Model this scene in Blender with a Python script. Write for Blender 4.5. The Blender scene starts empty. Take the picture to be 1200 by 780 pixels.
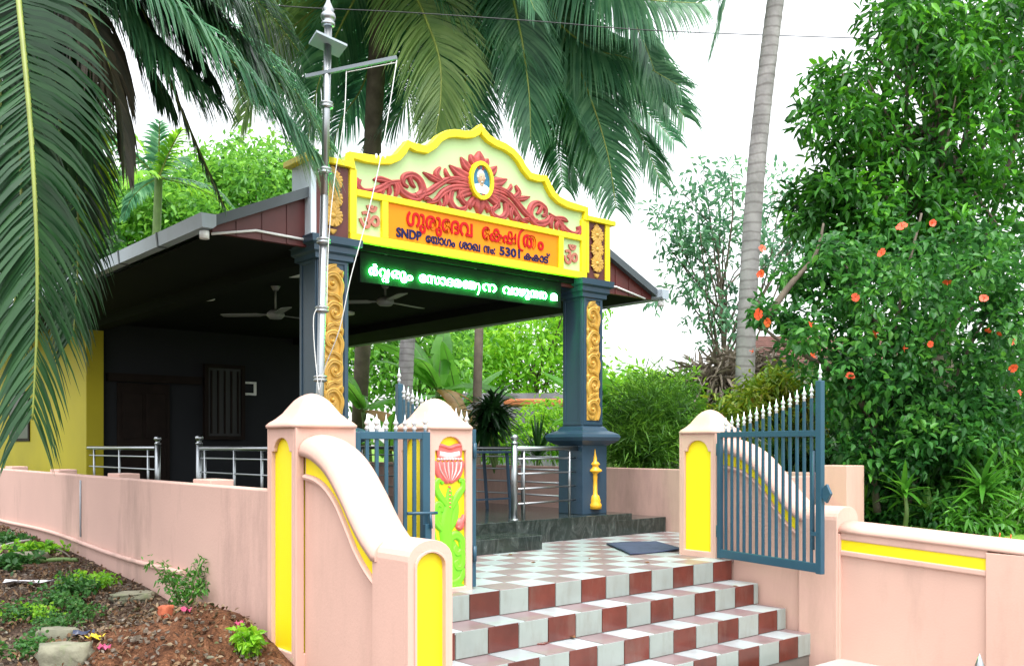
import bpy, bmesh, math, random
import numpy as np
from mathutils import Vector, Matrix
from mathutils.geometry import tessellate_polygon

# ------------------------------------------------------------------ camera, sky, sun, exposure
SC = bpy.context.scene
COL = SC.collection
FPX, HZ, CAMH = 1100.0, 522.0, 1.04          # focal length in photo pixels, horizon row, eye height over the landing
YAW = math.radians(49.3)
CC, SS = math.cos(YAW), math.sin(YAW)
cd = bpy.data.cameras.new('camera')
cd.sensor_width = 36.0; cd.lens = 36.0 * FPX / 1200.0
cd.shift_y = (HZ - 390.0) / 1200.0
cd.clip_start = 0.1; cd.clip_end = 2000
cam = bpy.data.objects.new('camera', cd); COL.objects.link(cam)
cam.location = (0, 0, CAMH)
cam.rotation_euler = (math.radians(90), 0, YAW - math.radians(90))
SC.camera = cam

SUN_EL, SUN_AZ = math.radians(66), math.radians(205)      # azimuth from +Y clockwise
W = bpy.data.worlds.new('World'); SC.world = W; W.use_nodes = True
nt = W.node_tree; bg = nt.nodes['Background']
sky = nt.nodes.new('ShaderNodeTexSky'); sky.sky_type = 'NISHITA'; sky.sun_disc = False
sky.sun_elevation = SUN_EL; sky.sun_rotation = SUN_AZ
sky.air_density = 1.0; sky.dust_density = 0.6; sky.ozone_density = 1.0
hs = nt.nodes.new('ShaderNodeHueSaturation'); hs.inputs['Saturation'].default_value = 0.12   # overcast: the cloud deck greys the sky
nt.links.new(sky.outputs[0], hs.inputs['Color'])
tc = nt.nodes.new('ShaderNodeTexCoord'); sp_ = nt.nodes.new('ShaderNodeSeparateXYZ'); nt.links.new(tc.outputs['Generated'], sp_.inputs[0])
mr = nt.nodes.new('ShaderNodeMapRange'); mr.inputs[1].default_value = 0.0; mr.inputs[2].default_value = 1.0; mr.inputs[3].default_value = 0.62; mr.inputs[4].default_value = 3.3
nt.links.new(sp_.outputs[2], mr.inputs[0])
vm = nt.nodes.new('ShaderNodeVectorMath'); vm.operation = 'SCALE'      # an overcast dome is brightest overhead
nt.links.new(hs.outputs[0], vm.inputs[0]); nt.links.new(mr.outputs[0], vm.inputs['Scale']); nt.links.new(vm.outputs[0], bg.inputs[0])
bg.inputs[1].default_value = 0.15
sl = bpy.data.lights.new('sun', 'SUN'); sl.energy = 1.5; sl.angle = math.radians(25); sl.color = (1.0, 0.96, 0.9)
so = bpy.data.objects.new('sun', sl); COL.objects.link(so)
sv = Vector((math.sin(SUN_AZ) * math.cos(SUN_EL), math.cos(SUN_AZ) * math.cos(SUN_EL), math.sin(SUN_EL)))
so.rotation_euler = sv.to_track_quat('Z', 'Y').to_euler(); so.location = sv * 60
SC.view_settings.view_transform = 'Standard'; SC.view_settings.look = 'None'
SC.view_settings.exposure = 1.08; SC.view_settings.gamma = 1.0
SC.view_settings.use_curve_mapping = False
SC.render.engine = 'CYCLES'
SC.cycles.max_bounces = 7; SC.cycles.diffuse_bounces = 4; SC.cycles.transmission_bounces = 4
SC.cycles.use_denoising = True

# ------------------------------------------------------------------ helpers
RNG = np.random.default_rng(7); random.seed(7)
def at(u, v, d):                               # photo pixel at distance d -> point of the place
    k = (u - 600) / FPX
    return Vector((d * (CC + SS * k), d * (SS - CC * k), CAMH + d * (HZ - v) / FPX))
def on_x(u, v, X):
    k = (u - 600) / FPX; return at(u, v, X / (CC + SS * k))
def on_y(u, v, Y):
    k = (u - 600) / FPX; return at(u, v, Y / (SS - CC * k))

MATS = {}
def nodes_of(name):
    m = bpy.data.materials.new(name); m.use_nodes = True
    n = m.node_tree; return m, n, n.nodes['Principled BSDF']
def mat(name, col, rough=0.6, var=0.12, scale=3.0, bump=0.0, bscale=40.0, metal=0.0, spec=0.5, dirt=None, dscale=1.2, damt=0.5, coat=0.0, island=0.0):
    m, n, b = nodes_of(name)
    L = n.links
    geo = n.nodes.new('ShaderNodeNewGeometry')
    no = n.nodes.new('ShaderNodeTexNoise'); no.inputs['Scale'].default_value = scale; no.inputs['Detail'].default_value = 5
    L.new(geo.outputs['Position'], no.inputs['Vector'])
    rp = n.nodes.new('ShaderNodeValToRGB')
    c = np.array(col)
    rp.color_ramp.elements[0].position = 0.3; rp.color_ramp.elements[1].position = 0.7
    rp.color_ramp.elements[0].color = (*np.clip(c * (1 - var), 0, 1), 1)
    rp.color_ramp.elements[1].color = (*np.clip(c * (1 + var), 0, 1), 1)
    L.new(no.outputs['Fac'], rp.inputs[0])
    out = rp.outputs[0]
    if dirt is not None:
        n2 = n.nodes.new('ShaderNodeTexNoise'); n2.inputs['Scale'].default_value = dscale; n2.inputs['Detail'].default_value = 9; n2.inputs['Roughness'].default_value = 0.68
        mp = n.nodes.new('ShaderNodeMapping'); mp.inputs['Scale'].default_value = (1.6, 1.6, 0.45)
        L.new(geo.outputs['Position'], mp.inputs[0]); L.new(mp.outputs[0], n2.inputs['Vector'])
        r2 = n.nodes.new('ShaderNodeValToRGB'); r2.color_ramp.elements[0].position = 0.5; r2.color_ramp.elements[1].position = 0.78
        r2.color_ramp.elements[0].color = (0, 0, 0, 1); r2.color_ramp.elements[1].color = (damt, damt, damt, 1)
        L.new(n2.outputs['Fac'], r2.inputs[0])
        mx = n.nodes.new('ShaderNodeMix'); mx.data_type = 'RGBA'
        L.new(r2.outputs[0], mx.inputs[0]); L.new(out, mx.inputs[6]); mx.inputs[7].default_value = (*dirt, 1)
        out = mx.outputs[2]
    if island:                                    # every tile fired a little differently
        ri = n.nodes.new('ShaderNodeMapRange'); ri.inputs[3].default_value = 1 - island; ri.inputs[4].default_value = 1 + island * .6
        L.new(geo.outputs['Random Per Island'], ri.inputs[0]); sc_ = n.nodes.new('ShaderNodeVectorMath'); sc_.operation = 'SCALE'
        L.new(out, sc_.inputs[0]); L.new(ri.outputs[0], sc_.inputs['Scale']); out = sc_.outputs[0]
    L.new(out, b.inputs['Base Color'])
    b.inputs['Roughness'].default_value = rough; b.inputs['Metallic'].default_value = metal
    b.inputs['Specular IOR Level'].default_value = spec
    if coat: b.inputs['Coat Weight'].default_value = coat
    if bump > 0:
        n3 = n.nodes.new('ShaderNodeTexNoise'); n3.inputs['Scale'].default_value = bscale; n3.inputs['Detail'].default_value = 6
        L.new(geo.outputs['Position'], n3.inputs['Vector'])
        bp = n.nodes.new('ShaderNodeBump'); bp.inputs['Strength'].default_value = bump; bp.inputs['Distance'].default_value = 0.01
        L.new(n3.outputs['Fac'], bp.inputs['Height']); L.new(bp.outputs[0], b.inputs['Normal'])
    MATS[name] = m
    return m
def leaf_mat(name, cols, rough=0.45, trans=0.35, spec=0.4):
    """each leaf (mesh island) takes its own colour from the ramp"""
    m, n, b = nodes_of(name); L = n.links
    geo = n.nodes.new('ShaderNodeNewGeometry'); rp = n.nodes.new('ShaderNodeValToRGB')
    els = rp.color_ramp.elements
    while len(els) < len(cols): els.new(0.5)
    for i, c in enumerate(cols):
        els[i].position = i / max(1, len(cols) - 1); els[i].color = (*c, 1)
    no = n.nodes.new('ShaderNodeTexNoise'); no.inputs['Scale'].default_value = 1.7; no.inputs['Detail'].default_value = 3
    L.new(geo.outputs['Position'], no.inputs['Vector'])
    m1 = n.nodes.new('ShaderNodeMath'); m1.operation = 'MULTIPLY_ADD'; m1.inputs[1].default_value = 1.5; m1.inputs[2].default_value = -0.55
    L.new(no.outputs['Fac'], m1.inputs[0])                       # older and younger flushes of leaf grow in patches
    m2 = n.nodes.new('ShaderNodeMath'); m2.operation = 'MULTIPLY_ADD'; m2.inputs[1].default_value = 0.6
    L.new(geo.outputs['Random Per Island'], m2.inputs[0]); L.new(m1.outputs[0], m2.inputs[2])
    L.new(m2.outputs[0], rp.inputs[0])
    L.new(rp.outputs[0], b.inputs['Base Color'])
    b.inputs['Roughness'].default_value = rough; b.inputs['Specular IOR Level'].default_value = spec
    tr = n.nodes.new('ShaderNodeBsdfTranslucent'); mx = n.nodes.new('ShaderNodeMixShader')
    mx.inputs[0].default_value = trans
    hs_ = n.nodes.new('ShaderNodeHueSaturation'); hs_.inputs['Value'].default_value = 1.5; hs_.inputs['Hue'].default_value = 0.49
    L.new(rp.outputs[0], hs_.inputs['Color']); L.new(hs_.outputs[0], tr.inputs['Color'])
    L.new(b.outputs[0], mx.inputs[1]); L.new(tr.outputs[0], mx.inputs[2])
    L.new(mx.outputs[0], n.nodes['Material Output'].inputs['Surface'])
    MATS[name] = m; return m

class MB:
    def __init__(s): s.v = []; s.f = []; s.mi = []; s.cur = 0; s.smooth = []; s.sm = False
    def add(s, vs, fs):
        b = len(s.v); s.v.extend([tuple(p) for p in vs])
        for f in fs: s.f.append(tuple(b + i for i in f)); s.mi.append(s.cur); s.smooth.append(s.sm)
        return s
    def box(s, x0, x1, y0, y1, z0, z1):
        v = [(x0,y0,z0),(x1,y0,z0),(x1,y1,z0),(x0,y1,z0),(x0,y0,z1),(x1,y0,z1),(x1,y1,z1),(x0,y1,z1)]
        return s.add(v, [(3,2,1,0),(4,5,6,7),(0,1,5,4),(1,2,6,5),(2,3,7,6),(3,0,4,7)])
    def obox(s, p, q, w, h, up=(0,0,1)):       # bar from p to q, w wide, h high
        p = Vector(p); q = Vector(q); t = (q - p).normalized(); a = t.cross(Vector(up))
        if a.length < 1e-4: a = t.cross(Vector((0, 1, 0)))
        a.normalize(); b = a.cross(t).normalized(); a *= w / 2; b *= h / 2
        v = [p-a-b, p+a-b, p+a+b, p-a+b, q-a-b, q+a-b, q+a+b, q-a+b]
        return s.add(v, [(3,2,1,0),(4,5,6,7),(0,1,5,4),(1,2,6,5),(2,3,7,6),(3,0,4,7)])
    def tube(s, pts, rad, n=8, cap=True):
        pts = [Vector(p) for p in pts]
        if not hasattr(rad, '__len__'): rad = [rad] * len(pts)
        t = (pts[1] - pts[0]).normalized(); ref = Vector((0, 0, 1)) if abs(t.z) < .9 else Vector((1, 0, 0))
        a = t.cross(ref).normalized(); vs = []; sm = s.sm
        for i, p in enumerate(pts):
            if 0 < i < len(pts) - 1: t = (pts[i+1] - pts[i-1]).normalized()
            elif i: t = (pts[i] - pts[i-1]).normalized()
            a = (a - t * a.dot(t)).normalized(); b = t.cross(a)
            for k in range(n):
                an = 2 * math.pi * k / n; vs.append(p + (a * math.cos(an) + b * math.sin(an)) * rad[i])
        fs = []
        for i in range(len(pts) - 1):
            for k in range(n):
                k2 = (k + 1) % n; fs.append((i*n+k, i*n+k2, (i+1)*n+k2, (i+1)*n+k))
        s.sm = True; s.add(vs, fs); s.sm = sm
        if cap:
            b0 = len(s.v) - len(vs)
            s.f.append(tuple(b0 + k for k in reversed(range(n)))); s.mi.append(s.cur); s.smooth.append(False)
            s.f.append(tuple(b0 + (len(pts)-1)*n + k for k in range(n))); s.mi.append(s.cur); s.smooth.append(False)
        return s
    def lathe(s, c, prof, n=16):               # prof: (radius, z)
        c = Vector(c)
        return s.rings([[c + Vector((r*math.cos(2*math.pi*k/n), r*math.sin(2*math.pi*k/n), z)) for k in range(n)] for r, z in prof])
    def rings(s, rs, smooth=True, cap=True):
        n = len(rs[0]); vs = [p for r in rs for p in r]; fs = []
        for i in range(len(rs) - 1):
            for k in range(n):
                k2 = (k + 1) % n; fs.append((i*n+k, i*n+k2, (i+1)*n+k2, (i+1)*n+k))
        sm = s.sm; s.sm = smooth; s.add(vs, fs); s.sm = sm
        if cap:
            b0 = len(s.v) - len(vs)
            s.f.append(tuple(b0 + k for k in reversed(range(n)))); s.mi.append(s.cur); s.smooth.append(False)
            s.f.append(tuple(b0 + (len(rs)-1)*n + k for k in range(n))); s.mi.append(s.cur); s.smooth.append(False)
        return s
    def frustum(s, cx, cy, levels):            # square mouldings: levels (half_x, half_y, z)
        return s.rings([[(cx-a,cy-b,z),(cx+a,cy-b,z),(cx+a,cy+b,z),(cx-a,cy+b,z)] for a, b, z in levels], smooth=False)
    def prism(s, poly, holes, mapf, d0, d1):
        """extrude a 2D polygon (with holes); mapf(a, b, depth) -> 3D"""
        loops = [poly] + list(holes)
        tris = tessellate_polygon([[Vector((a, b, 0)) for a, b in l] for l in loops])
        flat = [p for l in loops for p in l]; n = len(flat)
        vs = [mapf(a, b, d0) for a, b in flat] + [mapf(a, b, d1) for a, b in flat]
        fs = [tuple(t) for t in tris] + [tuple(n + i for i in reversed(t)) for t in tris]
        o = 0
        for l in loops:
            m = len(l)
            for i in range(m):
                j = (i + 1) % m; fs.append((o+i, o+j, n+o+j, n+o+i))
            o += m
        return s.add(vs, fs)
    def build(s, name, mats, parent=None, bevel=0.0, recalc=True, seg=2):
        me = bpy.data.meshes.new(name)
        me.from_pydata(s.v, [], s.f)
        if not isinstance(mats, (list, tuple)): mats = [mats]
        for m in mats: me.materials.append(m)
        me.polygons.foreach_set('material_index', s.mi)
        me.polygons.foreach_set('use_smooth', s.smooth)
        if recalc:
            bm = bmesh.new(); bm.from_mesh(me); bmesh.ops.recalc_face_normals(bm, faces=bm.faces); bm.to_mesh(me); bm.free()
        me.update()
        o = bpy.data.objects.new(name, me); COL.objects.link(o)
        if bevel:
            md = o.modifiers.new('bevel', 'BEVEL'); md.width = bevel; md.segments = seg; md.limit_method = 'ANGLE'; md.angle_limit = math.radians(40)
        attach(o, parent)
        return o
WORLD = {}
def attach(o, parent):
    if parent is not None:
        o.parent = parent
        o.matrix_parent_inverse = WORLD.get(parent.name, Matrix.Identity(4)).inverted()
def tag(o, label, cat, group=None, kind=None):
    o['label'] = label; o['category'] = cat
    if group: o['group'] = group
    if kind: o['kind'] = kind
    return o
def thing(name, label, cat, loc=(0,0,0), group=None):
    o = bpy.data.objects.new(name, None); COL.objects.link(o); o.location = loc
    o.empty_display_size = 0.2
    WORLD[o.name] = Matrix.Translation(Vector(loc))
    return tag(o, label, cat, group)
def structure(o): o['kind'] = 'structure'; return o
def copy_thing(root, loc, label, rotz=0.0):
    def rec(o, par):
        c = o.copy(); COL.objects.link(c)
        if par is not None: c.parent = par
        for ch in o.children: rec(ch, c)
        return c
    r = rec(root, None); r.location = loc; r.rotation_euler.z = rotz; r['label'] = label
    return r
def spline(pts, n=8):
    P = [Vector(p) for p in pts]; out = []
    for i in range(len(P) - 1):
        p0 = P[max(i-1, 0)]; p1 = P[i]; p2 = P[i+1]; p3 = P[min(i+2, len(P)-1)]
        for k in range(n):
            t = k / n
            out.append(0.5 * ((2*p1) + (p2-p0)*t + (2*p0-5*p1+4*p2-p3)*t*t + (3*p1-p0-3*p2+p3)*t*t*t))
    out.append(P[-1]); return out
def spline2(pts, n=8): return [(p.x, p.y) for p in spline([(a, b, 0) for a, b in pts], n)]
def smoothstep(a, b, x):
    t = min(1, max(0, (x - a) / (b - a))); return t * t * (3 - 2 * t)
def arch_outline(x0, x1, z0, z1, rise, n=12, shoulder=0.0):
    """door-like outline: flat foot, arched head"""
    w = (x1 - x0) / 2; cx = (x0 + x1) / 2
    pts = [(x0, z0), (x1, z0), (x1, z1 - rise)]
    if shoulder: pts.append((x1 - shoulder, z1 - rise))
    ww = w - shoulder
    for k in range(0 if shoulder else 1, n + (1 if shoulder else 0)):
        a = math.pi * k / n; pts.append((cx + ww * math.cos(a), z1 - rise + rise * math.sin(a)))
    if shoulder: pts.append((x0 + shoulder, z1 - rise))
    pts.append((x0, z1 - rise))
    out = []
    for p in pts:
        if not out or (abs(p[0]-out[-1][0]) + abs(p[1]-out[-1][1])) > 1e-5: out.append(p)
    return out
def ribbon(mb, pts, widths, h, mapf, n=7, groove=0.55):
    """carved scroll: a raised grooved ridge along a 2D path"""
    path = spline2(pts, n); m = len(path); vs = []
    ws = np.interp(np.linspace(0, 1, m), np.linspace(0, 1, len(widths)), widths)
    prof = [(-1, 0), (-0.72, 0.8), (-0.3, 0.95), (0, groove), (0.3, 0.95), (0.72, 0.8), (1, 0)]
    for i, (a, b) in enumerate(path):
        i0, i1 = max(i-1, 0), min(i+1, m-1)
        tx, tz = path[i1][0]-path[i0][0], path[i1][1]-path[i0][1]; l = math.hypot(tx, tz) or 1
        nx, nz = -tz/l, tx/l; w = ws[i] / 2; hh = h * min(1.0, 0.45 + ws[i] / max(widths) * 0.7)
        for q, e in prof: vs.append(mapf(a + nx*w*q, b + nz*w*q, e*hh))
    k = len(prof); fs = []
    for i in range(m - 1):
        for j in range(k - 1): fs.append((i*k+j, i*k+j+1, (i+1)*k+j+1, (i+1)*k+j))
    sm = mb.sm; mb.sm = True; mb.add(vs, fs); mb.sm = sm
def dome(mb, a, b, ra, rb, h, mapf, n=12, r=3):
    vs = [mapf(a, b, h)]; fs = []
    for i in range(1, r + 1):
        an = math.pi / 2 * i / r
        for k in range(n):
            t = 2*math.pi*k/n; vs.append(mapf(a + ra*math.sin(an)*math.cos(t), b + rb*math.sin(an)*math.sin(t), h*math.cos(an)))
    for k in range(n): fs.append((0, 1+k, 1+(k+1) % n))
    for i in range(r - 1):
        for k in range(n):
            k2 = (k+1) % n; fs.append((1+i*n+k, 1+(i+1)*n+k, 1+(i+1)*n+k2, 1+i*n+k2))
    sm = mb.sm; mb.sm = True; mb.add(vs, fs); mb.sm = sm

# ------------------------------------------------------------------ materials
PINK = (0.62, 0.39, 0.315)
M_pink = mat('pink_plaster', PINK, 0.75, 0.05, 1.3, 0.12, 60, dirt=(0.36, 0.23, 0.18), dscale=1.3, damt=0.5)
M_pinkold = mat('pink_plaster_weathered', (0.56, 0.36, 0.30), 0.8, 0.08, 0.8, 0.15, 50, dirt=(0.22, 0.15, 0.12), dscale=0.8, damt=0.8)
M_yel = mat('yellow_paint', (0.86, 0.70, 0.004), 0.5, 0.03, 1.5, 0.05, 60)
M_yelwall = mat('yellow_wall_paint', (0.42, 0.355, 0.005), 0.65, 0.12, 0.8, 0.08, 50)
M_mint = mat('mint_paint', (0.47, 0.64, 0.30), 0.55, 0.04, 2.0, 0.06, 60)
M_orange = mat('orange_board', (0.78, 0.235, 0.002), 0.55, 0.03, 2.0, spec=0.25)
M_red = mat('red_letter', (0.46, 0.004, 0.006), 0.5, 0.05, spec=0.2)
M_navy = mat('navy_letter', (0.004, 0.009, 0.075), 0.5, 0.05, spec=0.2)
M_coral = mat('coral_carving', (0.38, 0.06, 0.055), 0.65, 0.25, 14.0, 0.05, 80)
M_omred = mat('om_relief', (0.40, 0.13, 0.09), 0.6, 0.1)
M_gold = mat('gold_paint', (0.52, 0.30, 0.05), 0.45, 0.14, 12.0, 0.05, 80)
M_goldy = mat('gold_lamp', (0.80, 0.42, 0.02), 0.35, 0.1, 12.0)
M_maroon = mat('maroon_board', (0.085, 0.014, 0.012), 0.5, 0.2, 6.0)
M_slate = mat('slate_blue_paint', (0.022, 0.052, 0.085), 0.42, 0.1, 3.0, 0.08, 60)
M_gate = mat('gate_blue_paint', (0.018, 0.072, 0.115), 0.38, 0.08, 5.0)
M_silver = mat('silver_paint', (0.72, 0.75, 0.78), 0.28, 0.06, 9.0, metal=0.8)
M_steel = mat('stainless_steel', (0.36, 0.38, 0.39), 0.34, 0.05, 5.0, metal=1.0)
M_palepaint = mat('pale_blue_paint', (0.62, 0.72, 0.80), 0.6, 0.06, 2.0)
M_gutter = mat('grey_gutter', (0.36, 0.42, 0.47), 0.45, 0.06, 2.0, dirt=(0.2, 0.22, 0.2), dscale=2.5, damt=0.4)
M_roof = mat('roof_sheet', (0.06, 0.075, 0.085), 0.5, 0.1, 4.0)
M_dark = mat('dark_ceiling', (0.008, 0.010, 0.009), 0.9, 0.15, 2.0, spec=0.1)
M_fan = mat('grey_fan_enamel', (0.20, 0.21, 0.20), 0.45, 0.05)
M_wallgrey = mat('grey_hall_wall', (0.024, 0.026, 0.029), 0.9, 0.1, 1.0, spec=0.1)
M_wood = mat('brown_wood', (0.013, 0.008, 0.006), 0.7, 0.25, 6.0, spec=0.15)
M_black = mat('black_opening', (0.008, 0.008, 0.010), 0.4, 0.1)
M_white = mat('white_plastic', (0.78, 0.78, 0.76), 0.4, 0.04)
M_rope = mat('white_rope', (0.72, 0.72, 0.70), 0.8, 0.05)
M_mat = mat('blue_rubber', (0.030, 0.042, 0.085), 0.75, 0.2, 8.0, 0.5, 160)
M_tmar = mat('maroon_tile', (0.115, 0.024, 0.016), 0.2, 0.22, 5.0, 0.02, 20, spec=0.6, dirt=(0.16, 0.10, 0.08), dscale=3.0, damt=0.6, island=.2)
M_twh = mat('white_tile', (0.29, 0.335, 0.31), 0.2, 0.06, 5.0, 0.02, 20, spec=0.6, dirt=(0.17, 0.155, 0.12), dscale=3.0, damt=0.6, island=.16)
M_dmar = mat('maroon_tile_dust_sheen', (0.225, 0.16, 0.165), 0.36, 0.14, 4.0, 0.02, 20, spec=0.6, dirt=(0.13, 0.10, 0.09), dscale=3.2, damt=0.6, island=.16)  # flat maroon tiles: dust, plus the sky's washed sheen put into the colour
M_dwh = mat('white_tile_dust_sheen', (0.35, 0.39, 0.40), 0.34, 0.08, 4.0, 0.02, 20, spec=0.6, dirt=(0.20, 0.19, 0.17), dscale=3.2, damt=0.65, island=.16)  # flat white tiles: dusty, with the same sheen put into the colour
M_grout = mat('grout', (0.16, 0.14, 0.12), 0.9, 0.2)
M_conc = mat('concrete', (0.36, 0.35, 0.33), 0.9, 0.12, 3.0, 0.3, 40)
M_stone = mat('mossy_stone', (0.19, 0.185, 0.13), 0.9, 0.3, 7.0, 0.6, 30, dirt=(0.12, 0.20, 0.05), dscale=4.0, damt=0.9)
M_brick = mat('red_brick', (0.36, 0.09, 0.04), 0.9, 0.2, 9.0, 0.4, 50)
M_trunk = mat('palm_bark', (0.25, 0.24, 0.235), 0.9, 0.25, 5.0, 0.6, 30, dirt=(0.11, 0.10, 0.095), dscale=3.0, damt=0.7)
def ring_bark(m):                       # old leaf scars ring the trunk
    n = m.node_tree; b = n.nodes['Principled BSDF']; L = n.links; src = b.inputs['Base Color'].links[0].from_socket
    geo = n.nodes.new('ShaderNodeNewGeometry'); wv = n.nodes.new('ShaderNodeTexWave'); wv.bands_direction = 'Z'; wv.inputs['Scale'].default_value = 2.6; wv.inputs['Distortion'].default_value = 2.0; wv.inputs['Detail'].default_value = 3; wv.inputs['Detail Scale'].default_value = 1.5
    L.new(geo.outputs['Position'], wv.inputs['Vector'])
    rp = n.nodes.new('ShaderNodeValToRGB'); rp.color_ramp.elements[0].position = .0; rp.color_ramp.elements[0].color = (.66,.64,.63,1); rp.color_ramp.elements[1].position = .22; rp.color_ramp.elements[1].color = (1,1,1,1)
    L.new(wv.outputs['Fac'], rp.inputs[0]); mx = n.nodes.new('ShaderNodeMix'); mx.data_type = 'RGBA'; mx.blend_type = 'MULTIPLY'; mx.inputs[0].default_value = 1
    L.new(src, mx.inputs[6]); L.new(rp.outputs[0], mx.inputs[7]); L.new(mx.outputs[2], b.inputs['Base Color'])
ring_bark(M_trunk)
M_bark = mat('tree_bark', (0.12, 0.095, 0.07), 0.9, 0.3, 5.0, 0.6, 30)
M_stem = mat('green_stem', (0.10, 0.17, 0.04), 0.6, 0.25, 5.0)
M_midrib = mat('frond_midrib', (0.22, 0.27, 0.05), 0.5, 0.2, 4.0)
M_tilered = mat('clay_roof_tile', (0.16, 0.075, 0.06), 0.85, 0.25, 5.0, 0.4, 30)
M_shed = mat('shed_sheet', (0.10, 0.10, 0.085), 0.8, 0.35, 3.0, 0.3, 20)
M_housewall = mat('pale_house_wall', (0.55, 0.53, 0.50), 0.8, 0.1, 1.5)
M_farwall = mat('old_stone_wall', (0.20, 0.20, 0.22), 0.9, 0.35, 1.5, 0.5, 12)
M_terra = mat('terracotta_coping', (0.52, 0.17, 0.07), 0.8, 0.15, 3.0)
M_pet = mat('pink_petal', (0.70, 0.13, 0.115), 0.45, 0.18, 10.0)
M_petw = mat('pale_pink_petal', (0.80, 0.55, 0.53), 0.45, 0.1, 10.0)
M_scroll = mat('green_scroll', (0.17, 0.62, 0.015), 0.45, 0.06, 6.0)
M_skin = mat('portrait_skin', (0.55, 0.36, 0.24), 0.6, 0.1, 20.0)
M_robe = mat('portrait_robe', (0.74, 0.78, 0.78), 0.6, 0.05, 20.0)
M_blue = mat('portrait_blue', (0.02, 0.16, 0.30), 0.5, 0.25, 18.0)
M_hair = mat('portrait_hair', (0.5, 0.5, 0.48), 0.7, 0.1, 20.0)
M_eye = mat('portrait_eye', (0.05, 0.035, 0.03), 0.5, 0.1)
M_flower = mat('orange_red_petal', (0.72, 0.085, 0.025), 0.5, 0.35, 60.0)
M_led_panel = mat('led_panel', (0.007, 0.009, 0.008), 0.85, 0.05, spec=0.05)
def emit(name, col, st):
    m, n, b = nodes_of(name)
    b.inputs['Base Color'].default_value = (0.02, 0.02, 0.02, 1)
    b.inputs['Emission Color'].default_value = (*col, 1); b.inputs['Emission Strength'].default_value = st
    return m
M_led = emit('led_light', (0.055, 1.0, 0.13), 95.0)

# granite plinth: dark green-black polished stone with pale veins
def granite():
    m, n, b = nodes_of('dark_granite'); L = n.links
    geo = n.nodes.new('ShaderNodeNewGeometry'); mp = n.nodes.new('ShaderNodeMapping'); mp.inputs['Scale'].default_value = (3.2, 3.2, 1.5); mp.inputs['Rotation'].default_value = (0.3, 0.5, 0.2)
    L.new(geo.outputs['Position'], mp.inputs[0])
    no = n.nodes.new('ShaderNodeTexNoise'); no.inputs['Scale'].default_value = 2.6; no.inputs['Detail'].default_value = 10; no.inputs['Roughness'].default_value = 0.72; no.inputs['Distortion'].default_value = 1.4
    L.new(mp.outputs[0], no.inputs['Vector'])
    rp = n.nodes.new('ShaderNodeValToRGB'); e = rp.color_ramp.elements
    e[0].position = 0.45; e[0].color = (0.018, 0.026, 0.023, 1); e[1].position = 0.78; e[1].color = (0.30, 0.32, 0.30, 1)
    x = e.new(0.62); x.color = (0.055, 0.068, 0.062, 1)
    L.new(no.outputs['Fac'], rp.inputs[0]); L.new(rp.outputs[0], b.inputs['Base Color'])
    b.inputs['Roughness'].default_value = 0.13
    return m
M_granite = granite()

# ------------------------------------------------------------------ ground
def gh_base(x, y):
    # soil lot left of the boundary wall
    soil = float(np.interp(y, [0, 3.4, 4.6, 5.3, 6.6, 8, 10, 13, 20, 60], [-.74, -.72, -.55, -.42, -.34, -.16, -.04, .04, .12, .2]))
    soil -= 0.05 * min(2.8, max(0, 2.8 - x)) * smoothstep(12, 7, y)
    soil += 0.34 * math.exp(-(((x - 2.42) / 0.55) ** 2 + ((y - 6.0) / 0.62) ** 2))
    soil += 0.10 * math.exp(-(((x - 1.75) / 0.5) ** 2 + ((y - 6.3) / 0.5) ** 2))
    street = -0.735
    garden = 0.16 + 0.12 * smoothstep(12, 25, x)
    if x < 2.83: return soil
    if x < 3.0: return min(soil, -0.5) if y < 6 else -0.12
    if x < 7.3: return street if y < 3.9 else (-1.0 if y < 7.2 else (-0.25 if y < 21 else 0.12))
    if x < 9.0 and y > 5.4: return -0.3 if y < 20 else 0.12
    if y < 2.6: return street
    return garden * smoothstep(2.6, 3.2, y) + street * (1 - smoothstep(2.6, 3.2, y)) if x < 9 else garden
def gh(x, y): return gh_base(x, y)
def ground_at(u, v):
    d = 2.0
    while d < 60:
        p = at(u, v, d)
        if p.z <= gh(p.x, p.y): return p
        d += 0.02
    return p
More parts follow.
